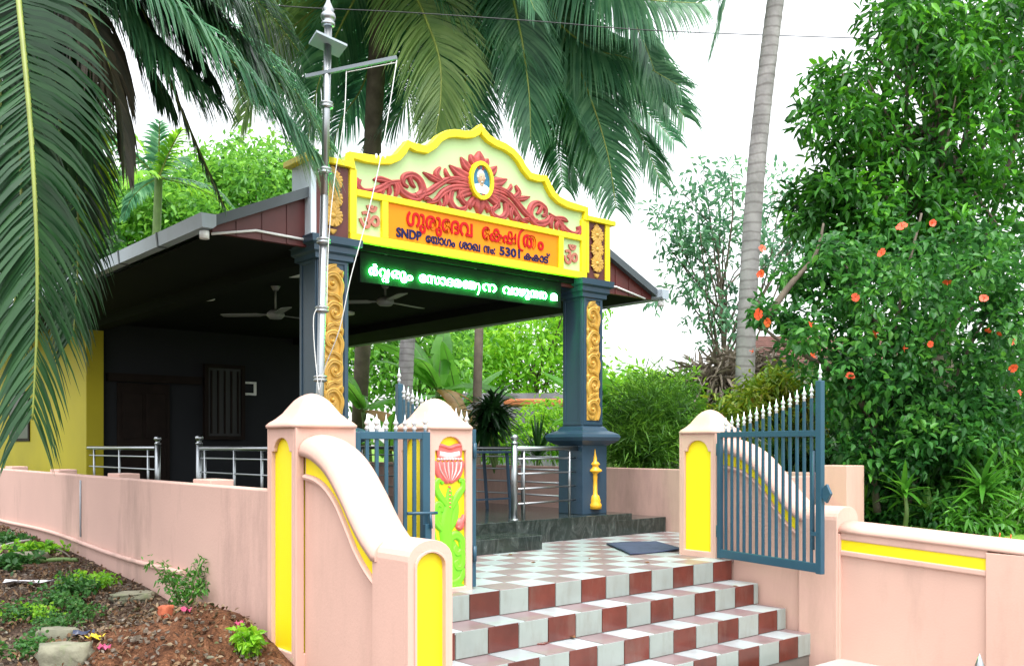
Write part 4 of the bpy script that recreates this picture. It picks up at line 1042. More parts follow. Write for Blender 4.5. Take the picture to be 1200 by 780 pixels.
# ------------------------------------------------------------------ vegetation
LM = dict(
    deep=leaf_mat('leaf_deep', [(.010,.040,.012),(.018,.075,.016),(.035,.13,.022),(.07,.21,.03)]),
    mango=leaf_mat('leaf_broad', [(.010,.050,.012),(.024,.12,.014),(.050,.22,.018),(.13,.42,.02)]),
    hib=leaf_mat('leaf_hibiscus', [(.012,.055,.014),(.024,.12,.024),(.050,.20,.030),(.11,.33,.04)]),
    pale=leaf_mat('leaf_pale', [(.045,.13,.075),(.09,.22,.13),(.13,.30,.16),(.17,.36,.16)]),
    bright=leaf_mat('leaf_bright', [(.06,.20,.015),(.13,.36,.02),(.22,.48,.03),(.34,.58,.05)], trans=.45),
    bgreen=leaf_mat('leaf_background', [(.035,.14,.025),(.085,.26,.035),(.16,.40,.045),(.26,.52,.07)], trans=.4),
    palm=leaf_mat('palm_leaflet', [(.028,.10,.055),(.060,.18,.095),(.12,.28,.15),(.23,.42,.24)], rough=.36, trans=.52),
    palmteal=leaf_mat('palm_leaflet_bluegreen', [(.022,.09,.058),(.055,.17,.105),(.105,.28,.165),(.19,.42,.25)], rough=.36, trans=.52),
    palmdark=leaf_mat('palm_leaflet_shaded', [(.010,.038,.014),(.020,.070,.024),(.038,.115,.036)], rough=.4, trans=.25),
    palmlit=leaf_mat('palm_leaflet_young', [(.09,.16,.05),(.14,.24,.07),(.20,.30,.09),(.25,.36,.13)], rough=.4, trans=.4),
    palmyel=leaf_mat('palm_leaflet_yellow', [(.05,.13,.01),(.10,.22,.012),(.20,.30,.015)], trans=.45),
    dead=leaf_mat('dead_leaf', [(.012,.012,.008),(.030,.026,.016),(.06,.045,.028)], trans=.15),
    banana=leaf_mat('banana_leaf', [(.05,.19,.02),(.09,.30,.03),(.16,.42,.05)], rough=.35, trans=.45),
    ban_dry=leaf_mat('banana_leaf_dry', [(.22,.12,.03),(.30,.18,.05)], trans=.3),
    drac=leaf_mat('strap_leaf', [(.010,.035,.012),(.018,.07,.018),(.04,.12,.025)], rough=.35, trans=.25),
    straplit=leaf_mat('strap_leaf_fresh', [(.03,.12,.015),(.06,.22,.02),(.12,.34,.03)], rough=.35, trans=.35),
    croton=leaf_mat('croton_leaf', [(.05,.13,.012),(.10,.20,.012),(.22,.28,.015),(.16,.10,.012)], trans=.3),
    fern=leaf_mat('fine_leaf', [(.018,.07,.010),(.05,.16,.018),(.10,.26,.025),(.19,.40,.04)], trans=.35),
    weed=leaf_mat('weed_leaf', [(.02,.085,.02),(.04,.14,.03),(.08,.23,.04)], trans=.35),
    straw=leaf_mat('dry_thatch', [(.10,.085,.06),(.17,.145,.105),(.24,.20,.15)], trans=.15),
    litter=leaf_mat('litter_leaf', [(.05,.03,.02),(.19,.17,.14),(.12,.055,.025),(.17,.10,.05),(.22,.17,.11),(.07,.028,.014),(.08,.10,.04),(.40,.37,.32)], rough=.8, trans=.0, spec=.2))

def leaf_arrays(centers, radii, per, L, Wd, rng, droop=.25, outward=.6, flat=.45):
    """many folded leaves round given spray centres -> verts (N*4,3)"""
    C_ = np.repeat(np.asarray(centers, float), per, 0); R_ = np.repeat(np.asarray(radii, float), per, 0)
    if R_.ndim == 1: R_ = R_[:, None]
    n = len(C_)
    d = rng.normal(size=(n, 3)); d /= np.linalg.norm(d, axis=1)[:, None]
    r = rng.random(n)[:, None] ** .5
    pos = C_ + d * r * R_
    ax = d * outward + rng.normal(size=(n, 3)) * .55; ax[:, 2] -= droop
    ax /= np.linalg.norm(ax, axis=1)[:, None]
    up = rng.normal(size=(n, 3)) * flat + np.array([0, 0, 1.0])
    side = np.cross(ax, up); side /= np.linalg.norm(side, axis=1)[:, None] + 1e-9
    nrm = np.cross(side, ax)
    l = L * rng.uniform(.6, 1.25, n)[:, None]; w = Wd * rng.uniform(.7, 1.2, n)[:, None]
    v = np.empty((n, 6, 3))
    v[:, 0] = pos; v[:, 3] = pos + ax * l + np.array([0, 0, -1]) * l * .12
    m1 = pos + ax * l * .3; m2 = pos + ax * l * .68 + np.array([0, 0, -1]) * l * .04
    fold = nrm * w * .22
    v[:, 1] = m1 + side * w * .48 + fold; v[:, 2] = m2 + side * w * .36 + fold
    v[:, 5] = m1 - side * w * .48 + fold; v[:, 4] = m2 - side * w * .36 + fold
    return v.reshape(-1, 3), n
def leaf_mesh(name, v, n, m, parent=None):
    base = np.arange(n)[:, None] * 6
    tris = np.array([[0,1,2,3],[0,3,4,5]])
    F = (base[:, None, :] + tris[None]).reshape(-1, 4)
    me = bpy.data.meshes.new(name)
    me.vertices.add(len(v)); me.vertices.foreach_set('co', v.astype(np.float32).ravel())
    me.loops.add(F.size); me.loops.foreach_set('vertex_index', F.astype(np.int32).ravel())
    me.polygons.add(len(F)); me.polygons.foreach_set('loop_start', np.arange(0, F.size, 4, dtype=np.int32))
    me.update(calc_edges=True); me.validate()
    me.materials.append(m)
    o = bpy.data.objects.new(name, me); COL.objects.link(o); attach(o, parent); return o
def sprays(ell, rng):
    """ell: (u, v, du, dv, d, dd, count, spray radius) ellipses seen in the photo, given depth -> 3D spray centres"""
    cs, rs = [], []
    for (u, v, du, dv, d, dd, cnt, r) in ell:
        for _ in range(cnt):
            while True:
                a, b, c = rng.uniform(-1, 1, 3)
                if a*a + b*b + c*c < 1: break
            cs.append(at(u + a*du, v + b*dv, d + c*dd)); rs.append(r * rng.uniform(.7, 1.3))
    return cs, rs
def tree(name, label, cat, base, top, trunk_r, ell, per, L, Wd, m, seed, group=None, limbs=True, barkm=None, droop=.25, limb_n=60, trunk=True, mid=None):
    rng = np.random.default_rng(seed)
    root = thing(name, label, cat, tuple(base), group)
    cs, rs = sprays(ell, rng)
    if trunk:
        b, t = Vector(base), Vector(top); mid = mid or (b+t)/2 + Vector((rng.uniform(-.15,.15), rng.uniform(-.15,.15), 0))
        tp = spline([b, mid, t], 5); mb = MB(); mb.tube(tp, list(np.linspace(trunk_r, trunk_r*.5, len(tp))), 9)
        if limbs:
            for c in cs[::max(1, len(cs)//limb_n)]:
                o = tp[int(len(tp)*rng.uniform(.5, 1.0)) - 1]; ln = (c-o).length
                if ln < .1: continue
                k = (o*.5 + c*.5) + Vector((rng.uniform(-.1,.1)*ln, rng.uniform(-.1,.1)*ln, rng.uniform(0,.15)*ln))
                mb.tube(spline([o, k, c], 4), list(np.linspace(trunk_r*.35, .008, 9)), 5)
        mb.build('trunk', barkm or M_bark, root)
    v, n = leaf_arrays([tuple(c) for c in cs], rs, per, L, Wd, rng, droop)
    leaf_mesh('crown', v, n, m, root)
    return root

def frond(parent, pts, L, m, n=70, droop=.5, seed=0, ang=(.55, 1.15), width=.036, rib=.022, up=(0,0,1), skip=.03, ends=(.35,.36), name='frond', both=True):
    """coconut frond: curved midrib and two rows of drooping leaflets"""
    rng = random.Random(seed)
    sp = spline(pts, 14); lens = [0]
    for i in range(1, len(sp)): lens.append(lens[-1] + (sp[i]-sp[i-1]).length)
    T = lens[-1]
    def pos(t):
        s = t*T; i = 1
        while i < len(sp)-1 and lens[i] < s: i += 1
        f = (s-lens[i-1])/(lens[i]-lens[i-1]+1e-9); p = sp[i-1].lerp(sp[i], f); return p, (sp[i]-sp[i-1]).normalized()
    mb = MB(); G = Vector((0,0,-1)); upv = Vector(up)
    for k in range(n):
        t = .06 + .94*(k + rng.uniform(-.3,.3))/n; t = min(.995, max(.03, t))
        p, tg = pos(t); sd = tg.cross(upv)
        if sd.length < .05: sd = tg.cross(Vector((CC, SS, 0)))
        sd.normalize(); nn = sd.cross(tg).normalized()
        prof = min(1, ends[0] + t*3.0) if t < .5 else 1 - (1-ends[1])*((t-.5)/.5)**1.6
        for q in (-1, 1):
            if rng.random() < skip: continue
            l = L*prof*rng.uniform(.88, 1.08); a = ang[0] + (ang[1]-ang[0])*t + rng.uniform(-.06,.06)
            d = (sd*q*math.cos(a) + tg*math.sin(a) + nn*rng.uniform(.10,.30)).normalized()
            w = width*rng.uniform(.8,1.15)*(.6+.4*prof); x = p.copy(); vs = []; dr = droop*rng.uniform(.8,1.25)
            wd0 = (tg - d*tg.dot(d)).normalized()*.85 + nn*.3*q
            for j, ww in enumerate((.45, 1.0, .85, .5, .04)):
                wd = (wd0 - d*wd0.dot(d)).normalized()
                vs += [x - wd*w*ww*.5, x + wd*w*ww*.5]
                if j < 4: d = (d + G*dr*.28*(1+j*.25)).normalized(); x = x + d*l/4
            mb.add(vs, [(2*j, 2*j+1, 2*j+3, 2*j+2) for j in range(4)])
    o = mb.build(name, m, parent, recalc=False)
    r = MB(); r.tube(sp[::2] if len(sp) % 2 else sp[::2]+[sp[-1]], list(np.linspace(rib, .005, len(sp[::2]) + (0 if len(sp) % 2 else 1))), 6); r.build('midrib', M_midrib, o)
    return o
def px(*a): return [at(u, v, d) for u, v, d in a]
def palm_trunk(parent, pts, r0, r1, m=None):
    sp = spline(pts, 22); mb = MB(); n = len(sp); fine = []; rad = []
    for i, p in enumerate(sp):
        r = r0 + (r1-r0)*i/n
        fine.append(p); rad.append(r*(1.0 + (.045 if i % 2 else 0)))
    mb.tube(fine, rad, 14); mb.build('trunk', m or M_trunk, parent)

# near coconut palm, crown just above the top left corner
P1 = thing('coconut_palm', 'near coconut palm at the left edge, large dark fronds hanging over the hall roof', 'palm tree', tuple(at(-330, 620, 7.2)))
palm_trunk(P1, px((-330, 640, 7.2), (-300, 300, 7.1), (-180, 20, 6.9), (-20, -190, 6.8)), .17, .12)
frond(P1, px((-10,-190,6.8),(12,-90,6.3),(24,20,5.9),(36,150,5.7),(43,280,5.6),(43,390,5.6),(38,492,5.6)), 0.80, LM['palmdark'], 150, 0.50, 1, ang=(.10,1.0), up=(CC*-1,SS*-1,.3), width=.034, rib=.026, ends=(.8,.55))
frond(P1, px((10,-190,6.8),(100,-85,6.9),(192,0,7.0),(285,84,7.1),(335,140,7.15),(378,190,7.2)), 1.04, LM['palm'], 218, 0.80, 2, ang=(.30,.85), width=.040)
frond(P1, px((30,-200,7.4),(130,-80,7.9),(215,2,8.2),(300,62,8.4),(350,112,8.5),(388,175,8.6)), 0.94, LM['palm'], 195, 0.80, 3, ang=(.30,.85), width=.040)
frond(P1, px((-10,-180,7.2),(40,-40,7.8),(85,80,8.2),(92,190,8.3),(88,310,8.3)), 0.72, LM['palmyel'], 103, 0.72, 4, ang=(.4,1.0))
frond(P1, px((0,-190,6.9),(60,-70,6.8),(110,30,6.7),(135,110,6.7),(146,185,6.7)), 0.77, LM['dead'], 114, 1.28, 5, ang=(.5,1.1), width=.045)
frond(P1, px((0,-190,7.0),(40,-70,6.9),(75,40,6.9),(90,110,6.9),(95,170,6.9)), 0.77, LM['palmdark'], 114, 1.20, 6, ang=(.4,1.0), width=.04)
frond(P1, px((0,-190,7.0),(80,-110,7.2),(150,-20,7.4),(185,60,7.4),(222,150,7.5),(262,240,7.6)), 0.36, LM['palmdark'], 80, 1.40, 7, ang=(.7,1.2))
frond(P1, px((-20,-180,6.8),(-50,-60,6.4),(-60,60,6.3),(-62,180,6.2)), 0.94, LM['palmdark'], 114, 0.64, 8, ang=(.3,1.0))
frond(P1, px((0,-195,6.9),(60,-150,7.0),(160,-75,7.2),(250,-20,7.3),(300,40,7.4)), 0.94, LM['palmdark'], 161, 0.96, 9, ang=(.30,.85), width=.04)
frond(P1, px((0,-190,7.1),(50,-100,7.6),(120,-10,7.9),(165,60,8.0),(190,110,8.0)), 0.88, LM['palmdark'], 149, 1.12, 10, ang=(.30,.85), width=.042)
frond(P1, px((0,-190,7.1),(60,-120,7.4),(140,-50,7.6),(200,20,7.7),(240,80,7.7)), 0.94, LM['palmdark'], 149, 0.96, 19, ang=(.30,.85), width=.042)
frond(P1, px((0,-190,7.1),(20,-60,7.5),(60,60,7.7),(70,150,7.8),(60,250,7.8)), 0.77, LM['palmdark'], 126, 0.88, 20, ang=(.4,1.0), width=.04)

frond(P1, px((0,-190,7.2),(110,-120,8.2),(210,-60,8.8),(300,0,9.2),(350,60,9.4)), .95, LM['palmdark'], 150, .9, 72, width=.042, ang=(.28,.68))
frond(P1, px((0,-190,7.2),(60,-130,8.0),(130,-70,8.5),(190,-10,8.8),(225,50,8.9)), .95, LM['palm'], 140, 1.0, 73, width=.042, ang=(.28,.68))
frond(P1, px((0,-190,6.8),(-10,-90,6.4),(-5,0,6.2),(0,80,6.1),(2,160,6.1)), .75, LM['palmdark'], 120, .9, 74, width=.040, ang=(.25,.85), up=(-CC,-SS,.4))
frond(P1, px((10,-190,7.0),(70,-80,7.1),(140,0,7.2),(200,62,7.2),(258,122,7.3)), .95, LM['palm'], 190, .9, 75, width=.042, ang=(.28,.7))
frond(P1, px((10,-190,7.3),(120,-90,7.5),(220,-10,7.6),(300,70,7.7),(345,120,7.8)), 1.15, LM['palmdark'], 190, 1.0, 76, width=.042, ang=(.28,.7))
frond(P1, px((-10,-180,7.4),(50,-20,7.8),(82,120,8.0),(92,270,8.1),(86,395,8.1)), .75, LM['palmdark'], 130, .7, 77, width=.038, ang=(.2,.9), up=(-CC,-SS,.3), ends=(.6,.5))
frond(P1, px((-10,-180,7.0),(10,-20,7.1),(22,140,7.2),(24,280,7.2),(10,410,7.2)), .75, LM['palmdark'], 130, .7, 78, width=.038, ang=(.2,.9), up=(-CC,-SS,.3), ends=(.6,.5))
def crown(parent, c, n, R_, seed, L, mats, skip_az=None):
    """the rest of a palm's crown: arching fronds all round"""
    rng = random.Random(seed); c = Vector(c)
    for k in range(n):
        a = 2*math.pi*(k + rng.uniform(-.3,.3))/n; el = rng.uniform(-.1, .9); r = R_*rng.uniform(.85, 1.1)
        d = Vector((math.cos(a)*math.cos(el), math.sin(a)*math.cos(el), math.sin(el))); p = c.copy(); pts = [p.copy()]
        for i in range(6):
            p = p + d*r/6; pts.append(p.copy()); d = (d + Vector((0,0,-.26 - .10*rng.random()))).normalized()
        frond(parent, pts, L, LM[mats[k % len(mats)]], 130, .8, seed*50+k, width=.042, rib=.030, ang=(.30,.9))
# two coconut palms behind the hall
P2 = thing('coconut_palm', 'coconut palm behind the name arch, dark upper trunk showing, one pale frond hanging in front', 'palm tree', tuple(at(418, 545, 22)))
palm_trunk(P2, px((418,548,22),(424,430,21),(432,280,19.5),(440,100,18),(452,-70,17)), .17, .17, M_bark)
frond(P2, px((455,-70,17),(480,-20,16.6),(500,25,16.3),(515,70,16),(516,120,15.9),(508,168,15.9)), 1.49, LM['palmlit'], 162, 0.56, 11, ang=(.35,1.05), up=(-CC,-SS,.4), width=.046, rib=.035)
frond(P2, px((460,-70,17),(500,-10,17),(545,32,17),(600,66,17),(655,114,17),(695,178,17)), 1.56, LM['palm'], 187, 0.75, 12, width=.042, rib=.035, ang=(.28,.68))
frond(P2, px((450,-70,17),(410,-20,17),(370,10,17),(330,45,17),(300,95,17),(285,140,17)), 1.43, LM['palmlit'], 162, 0.68, 13, width=.042, rib=.035, ang=(.28,.68))
frond(P2, px((450,-70,17),(420,-10,17.2),(390,50,17.4),(370,110,17.5),(358,185,17.5)), 1.30, LM['palm'], 150, 0.68, 14, width=.042, rib=.035, ang=(.28,.68))
frond(P2, px((450,-60,17.4),(430,0,18),(400,50,18.5),(350,70,18.7),(318,120,18.7)), 1.43, LM['palm'], 150, 0.68, 15, width=.042, rib=.035, ang=(.28,.68))
frond(P2, px((455,-60,17.4),(445,30,18.2),(425,100,18.6),(400,140,18.8),(385,190,18.8)), 1.23, LM['palmteal'], 137, 0.68, 16, width=.042, rib=.035, ang=(.28,.68))
frond(P2, px((455,-60,17.4),(475,20,18.2),(480,80,18.6),(470,130,18.7),(430,165,18.7)), 1.23, LM['palmteal'], 137, 0.68, 17, width=.042, rib=.035, ang=(.28,.68))
frond(P2, px((455,-80,17),(400,-70,17),(350,-30,17),(305,30,17),(280,80,17)), 1.37, LM['palmlit'], 150, 0.75, 18, width=.042, rib=.035, ang=(.28,.68))
frond(P2, px((455,-60,17.6),(500,20,18.4),(540,80,18.8),(565,150,19),(570,210,19)), 1.37, LM['palmteal'], 150, 0.75, 70, width=.042, rib=.035, ang=(.28,.68))
crown(P2, at(455, -75, 17.4), 17, 4.8, 5, 1.3, ('palmteal','palm'))
P3 = thing('coconut_palm', 'coconut palm behind the right half of the arch, blue-green fronds reaching into the white sky', 'palm tree', tuple(at(474, 548, 18)))
palm_trunk(P3, px((474,552,18),(475,450,18),(486,330,18),(530,120,17.5),(585,-75,17)), .145, .13)
frond(P3, px((590,-75,17),(600,-10,16.5),(612,50,16.3),(620,110,16.2),(622,165,16.2)), 1.30, LM['palm'], 150, 0.68, 21, ang=(.4,1.1), width=.042, rib=.035, up=(-CC,-SS,.55))
frond(P3, px((590,-75,17),(630,-20,17),(660,40,17),(690,110,17),(712,180,17),(722,245,17)), 1.30, LM['palm'], 162, 0.71, 22, width=.042, rib=.035, ang=(.28,.68), up=(-CC,-SS,.55))
frond(P3, px((590,-75,17),(640,0,17.5),(680,60,17.8),(730,85,18),(775,105,18),(803,138,18)), 1.37, LM['palm'], 175, 0.86, 23, width=.042, rib=.035, ang=(.28,.68), up=(-CC,-SS,.55))
frond(P3, px((590,-80,17),(650,-50,16.5),(700,-15,16.2),(760,0,16),(822,4,16)), 1.43, LM['palm'], 162, 0.83, 24, width=.042, rib=.035, ang=(.28,.68), up=(-CC,-SS,.55))
frond(P3, px((590,-75,17),(625,20,17.5),(665,90,18),(710,130,18.2),(755,155,18.2),(788,200,18.2)), 1.04, LM['palm'], 150, 0.90, 25, width=.042, rib=.03, ang=(.28,.68))
frond(P3, px((590,-75,17),(565,-10,17),(548,60,17),(545,120,17),(548,190,17)), 1.37, LM['palmteal'], 150, 0.68, 26, width=.042, rib=.035, ang=(.28,.68), up=(-CC,-SS,.55))
frond(P3, px((590,-75,17),(600,0,18),(640,70,18.5),(660,140,18.7),(668,210,18.7)), 1.37, LM['palmteal'], 150, 0.75, 27, width=.042, rib=.035, ang=(.28,.68))
frond(P3, px((590,-80,17),(560,-50,17),(530,0,17.2),(520,60,17.3)), 1.37, LM['palmteal'], 137, 0.75, 28, width=.042, rib=.035, ang=(.28,.68), up=(-CC,-SS,.55))
frond(P3, px((590,-78,17),(640,-40,17.8),(690,20,18),(715,70,18),(735,130,18)), 1.43, LM['palm'], 162, 0.75, 29, width=.042, rib=.035, ang=(.28,.68))
frond(P3, px((590,-78,17),(620,-30,18),(650,50,18.6),(690,90,19),(745,120,19),(790,165,19)), 1.17, LM['palmteal'], 150, 0.83, 71, width=.042, rib=.03, ang=(.28,.68), up=(-CC,-SS,.55))
for k_, pts_ in enumerate((((588,-80,17),(640,-70,17),(700,-30,17),(750,40,17),(778,120,17)), ((588,-80,17),(640,10,17),(690,55,17),(740,70,17),(795,100,17)),
        ((588,-80,17.5),(640,20,17.8),(665,80,18),(700,120,18),(745,150,18),(775,215,18)), ((588,-80,17.5),(610,10,18),(640,90,18.3),(680,150,18.4),(705,215,18.4)), ((588,-80,17.2),(630,0,17.6),(665,70,17.9),(690,140,18),(700,215,18)), ((588,-80,17.6),(610,0,18.4),(630,80,18.8),(650,150,19),(660,220,19)), ((588,-80,17.2),(625,-20,17.4),(665,30,17.6),(720,55,17.8),(765,110,17.9)))):
    frond(P3, px(*pts_), 1.3, LM['palm'], 150, .8, 80+k_, width=.042, rib=.03, ang=(.28,.68), up=((-CC,-SS,.5) if k_ % 2 else (-CC*.5,-SS*.5,1)))
crown(P3, at(588, -80, 17.4), 13, 4.0, 6, 1.25, ('palm','palmteal'))
# right palm: the leaning bare trunk
P4 = thing('coconut_palm', 'bare grey ringed coconut trunk leaning up to the right beyond the gate', 'palm tree', tuple(at(868, 560, 12.0)))
palm_trunk(P4, px((868,580,12.0),(872,470,12.0),(877,340,12.0),(888,180,11.9),(909,0,11.8),(930,-130,11.8)), .128, .100)
frond(P4, px((928,-130,11.8),(885,-90,11.6),(858,-30,11.5),(846,15,11.5),(833,62,11.5)), 0.60, LM['palm'], 90, 1.20, 31, ang=(.28,.68))
frond(P4, px((928,-130,11.8),(870,-120,12),(820,-80,12.2),(795,-30,12.3),(785,-2,12.3)), 0.70, LM['palm'], 90, 1.20, 32, ang=(.28,.68))
P5 = thing('slim_palm', 'slim dark palm trunk seen through the porch, left of the right column', 'palm tree', tuple(at(560, 548, 16)))
palm_trunk(P5, px((558,552,16),(559,480,16),(561,400,16),(563,320,16.2),(565,200,16.4)), .078, .07, M_bark)

def areca(label, crown, base, seed, s=1.0):
    root = thing('areca_palm', label, 'palm tree', tuple(base)); rng = random.Random(seed)
    palm_trunk(root, [Vector(base), (Vector(base)+Vector(crown))/2, Vector(crown)], .10, .08, M_stem)
    for k in range(10):
        a = 2*math.pi*k/10 + rng.uniform(-.2,.2); el = rng.uniform(.5, 1.2) if k % 3 else -.1
        d = Vector((math.cos(a)*math.cos(el), math.sin(a)*math.cos(el), math.sin(el))); c = Vector(crown)
        frond(root, [c, c + d*.7*s, c + d*1.3*s + Vector((0,0,-.15*s)), c + d*1.7*s + Vector((0,0,-.5*s))], .42*s, LM['palm'] if k % 2 else LM['bright'], 26, .7, seed*20+k, width=.075*s, rib=.022)
    return root
areca('small areca palm standing above the hedge of trees behind the hall roof', at(186, 208, 20), at(174, 520, 20), 3, .95)

# broad-leaved trees
def gpt(u, d, z=.16): p = at(u, 500, d); return Vector((p.x, p.y, z))
tree('broadleaf_tree', 'tall dense dark green tree filling the upper right corner', 'tree', gpt(1120, 13.5), at(1100, 120, 13.5), .17,
     [(1095, 45, 78, 80, 13.5, 1.3, 56, .36), (1160, 120, 80, 130, 13.5, 1.4, 80, .36), (1003, 125, 72, 48, 13.2, 1.0, 42, .30), (1085, 25, 55, 50, 13.5, 1, 26, .34), (1055, 215, 85, 70, 13.2, 1.2, 56, .34), (1150, 270, 75, 70, 13.2, 1.2, 44, .34), (985, 215, 48, 60, 13.2, .8, 20, .3), (1200, 30, 60, 90, 13.5, 1.3, 30, .38), (1005, 275, 60, 42, 13.2, .8, 30, .32), (958, 235, 34, 50, 13.2, .6, 14, .28), (1060, 300, 60, 36, 13.0, .6, 24, .32)],
     36, .175, .07, LM['mango'], 41, droop=.45)
HB = thing('hibiscus_shrub', 'tall hibiscus shrub dotted with orange-red flowers beyond the low wall', 'shrub', tuple(gpt(1030, 10.5)))
def hib_flower(f, c, rnd, up=None):
    a0 = rnd.uniform(0, 6.28); nv = up or (Vector((-CC*rnd.uniform(.2,1), -SS*rnd.uniform(.2,1), rnd.uniform(-.7,.9))) + Vector((rnd.uniform(-.8,.8), rnd.uniform(-.8,.8), 0))).normalized()
    a = nv.cross(Vector((0,.1,1))).normalized(); b = nv.cross(a); sz = rnd.uniform(.030, .048); cup = rnd.uniform(.15, .8)
    for k in range(5):
        an = a0 + 2*math.pi*k/5 + rnd.uniform(-.15,.15); d = a*math.cos(an) + b*math.sin(an); s = a*-math.sin(an) + b*math.cos(an)
        vs = [c]; q = rnd.uniform(.85, 1.15)
        for r, w, h in ((.45,.34,.32),(.85,.58,.55),(1.12,.40,.52)):
            for e in (-1, 0, 1): vs.append(c + d*sz*r*q*(1.15-cup*.4) + s*sz*w*e*q + nv*sz*(h*cup + (.10*rnd.random() if e else 0)))
        f.add(vs, [(0,1,2),(0,2,3),(1,4,5,2),(2,5,6,3),(4,7,8,5),(5,8,9,6)])
    f.tube([c, c+nv*sz*1.2], .004, 5)
def hibiscus():
    rng = np.random.default_rng(55)
    ell = [(1050,330,100,70,10.5,.8,42,.30),(1130,400,90,80,10.3,.8,44,.30),(1010,420,75,60,10.3,.7,34,.28),(960,395,38,45,10.2,.5,14,.22),(1170,320,60,60,10.5,.6,22,.28),(905,372,30,14,10.1,.3,6,.14),(930,330,30,30,10.3,.3,6,.15),(1100,480,90,40,10.6,.6,18,.28),(985,320,40,40,10.5,.5,16,.22),(1045,510,62,48,10.3,.5,30,.24),(1140,500,62,50,10.2,.5,30,.24),(1010,460,60,40,10.5,.5,18,.26)]
    cs, rs = sprays(ell, rng)
    v, n = leaf_arrays([tuple(c) for c in cs], rs, 44, .105, .062, rng, .35); leaf_mesh('foliage', v, n, LM['hib'], HB)
    mb = MB()
    stems = [px((1028,600,10.5),(1022,540,10.5),(1025,480,10.5),(1045,400,10.5),(1060,330,10.5),(1080,250,10.6)), px((1025,500,10.5),(995,450,10.4),(950,420,10.3),(915,400,10.1),(888,378,10.1)), px((1030,450,10.5),(1090,400,10.4),(1140,360,10.3)),
             px((890,385,10.1),(925,335,10.2),(955,300,10.3),(965,262,10.4)), px((1060,600,10.8),(1085,520,10.7),(1120,440,10.5),(1160,360,10.5)), px((1040,400,10.5),(1010,350,10.5),(985,300,10.5))]
    for s in stems: sp = spline(s, 6); mb.tube(sp, list(np.linspace(.045, .012, len(sp))), 7)
    mb.build('stem', M_bark, HB)
    rnd = random.Random(9)
    for (u, v_) in ((1057,265),(1092,262),(1033,297),(1002,348),(949,380),(952,417),(883,412),(889,368),(1090,403),(1024,392),(1058,408),(1153,350),(1170,392),(1187,431),(1186,400),(893,291),(892,321),(996,441),(1157,388),(1194,460),(900,378),(1110,330)):
        c = at(u, v_, 9.72 if u > 940 else 9.75); f = MB(); f.sm = True
        hib_flower(f, c, rnd); f.build('flower', M_flower, HB, recalc=False)
hibiscus()
tree('sparse_tree', 'thin airy pale green tree between the arch and the leaning palm trunk', 'tree', gpt(850, 22), at(845, 330, 22), .09,
     [(795,265,38,45,22,1,22,.42),(845,235,38,50,22,1,22,.42),(828,300,38,45,22,1,20,.4),(815,350,50,28,22,1,12,.36),(848,390,28,40,22,1,14,.4),(905,260,35,60,22.5,1,24,.42),(945,260,30,45,22.5,1,16,.42),(925,310,40,30,22.5,1,12,.4)], 20, .20, .085, LM['pale'], 43, limb_n=34)
tree('background_tree', 'far pale tree low against the sky between column and gate pillar', 'tree', gpt(745, 42), at(742, 450, 42), .2, [(725,468,36,22,42,3,26,.9),(760,462,36,16,44,3,18,.8)], 50, .36, .18, LM['bgreen'], 44)
for i, (u, d, ell, lab, m) in enumerate([
    (290, 34, [(300,215,75,42,34,3,90,1.0),(345,235,50,40,34,2,50,.9),(240,220,45,40,34,2,50,.9)], 'bright green tree crown above the maroon gable at left', 'bgreen'),
    (150, 32, [(150,245,55,45,32,3,80,1.0),(110,260,45,45,32,3,60,.9),(205,255,50,34,31,2,60,.9)], 'mid green tree crown behind the areca palm', 'bgreen'),
    (90, 26, [(80,330,60,90,26,3,80,.9),(40,200,80,110,26,3,110,.9)], 'dark tree behind the left palm fronds and gutter', 'deep'),
    (640, 36, [(625,425,75,62,36,3,84,1.1),(560,400,50,58,36,3,60,1.1),(660,360,40,40,36,3,30,1.0)], 'sunlit yellow-green tree seen through the porch', 'bright'),
    (520, 30, [(500,410,60,70,30,2,64,1.0),(430,420,60,60,30,2,52,1.0)], 'mid green tree behind the banana plants', 'bgreen'),
    (1010, 19, [(1000,470,60,60,19,2,44,.6),(960,500,50,60,19,2,36,.6)], 'dark shaded tree beyond the pink corner post', 'deep'),
    (1080, 15, [(1080,540,90,40,15,1.2,46,.5),(1000,560,40,40,15,1,26,.5),(1180,540,60,50,15,1.2,36,.5)], 'low dark tree mass closing the garden behind the straps', 'deep'),
    (1150, 18, [(1130,480,70,60,18,2,50,.6),(1200,440,60,90,18,2,50,.6),(1080,450,60,70,18,2,36,.6)], 'dark shaded tree behind the hibiscus', 'deep'),
    (880, 28, [(850,468,40,30,28,2,26,.7),(915,450,40,30,28,2,26,.7),(800,500,50,30,28,2,26,.7)], 'green tree behind the leaning trunk and shed', 'bgreen')]):
    tree('background_tree', lab, 'tree', gpt(u, d), at(ell[0][0], ell[0][1], d), .14, ell, 46, .27 if d > 22 else .17, .13 if d > 22 else .075, LM[m], 60+i, group='trees standing behind the yard', limb_n=20)

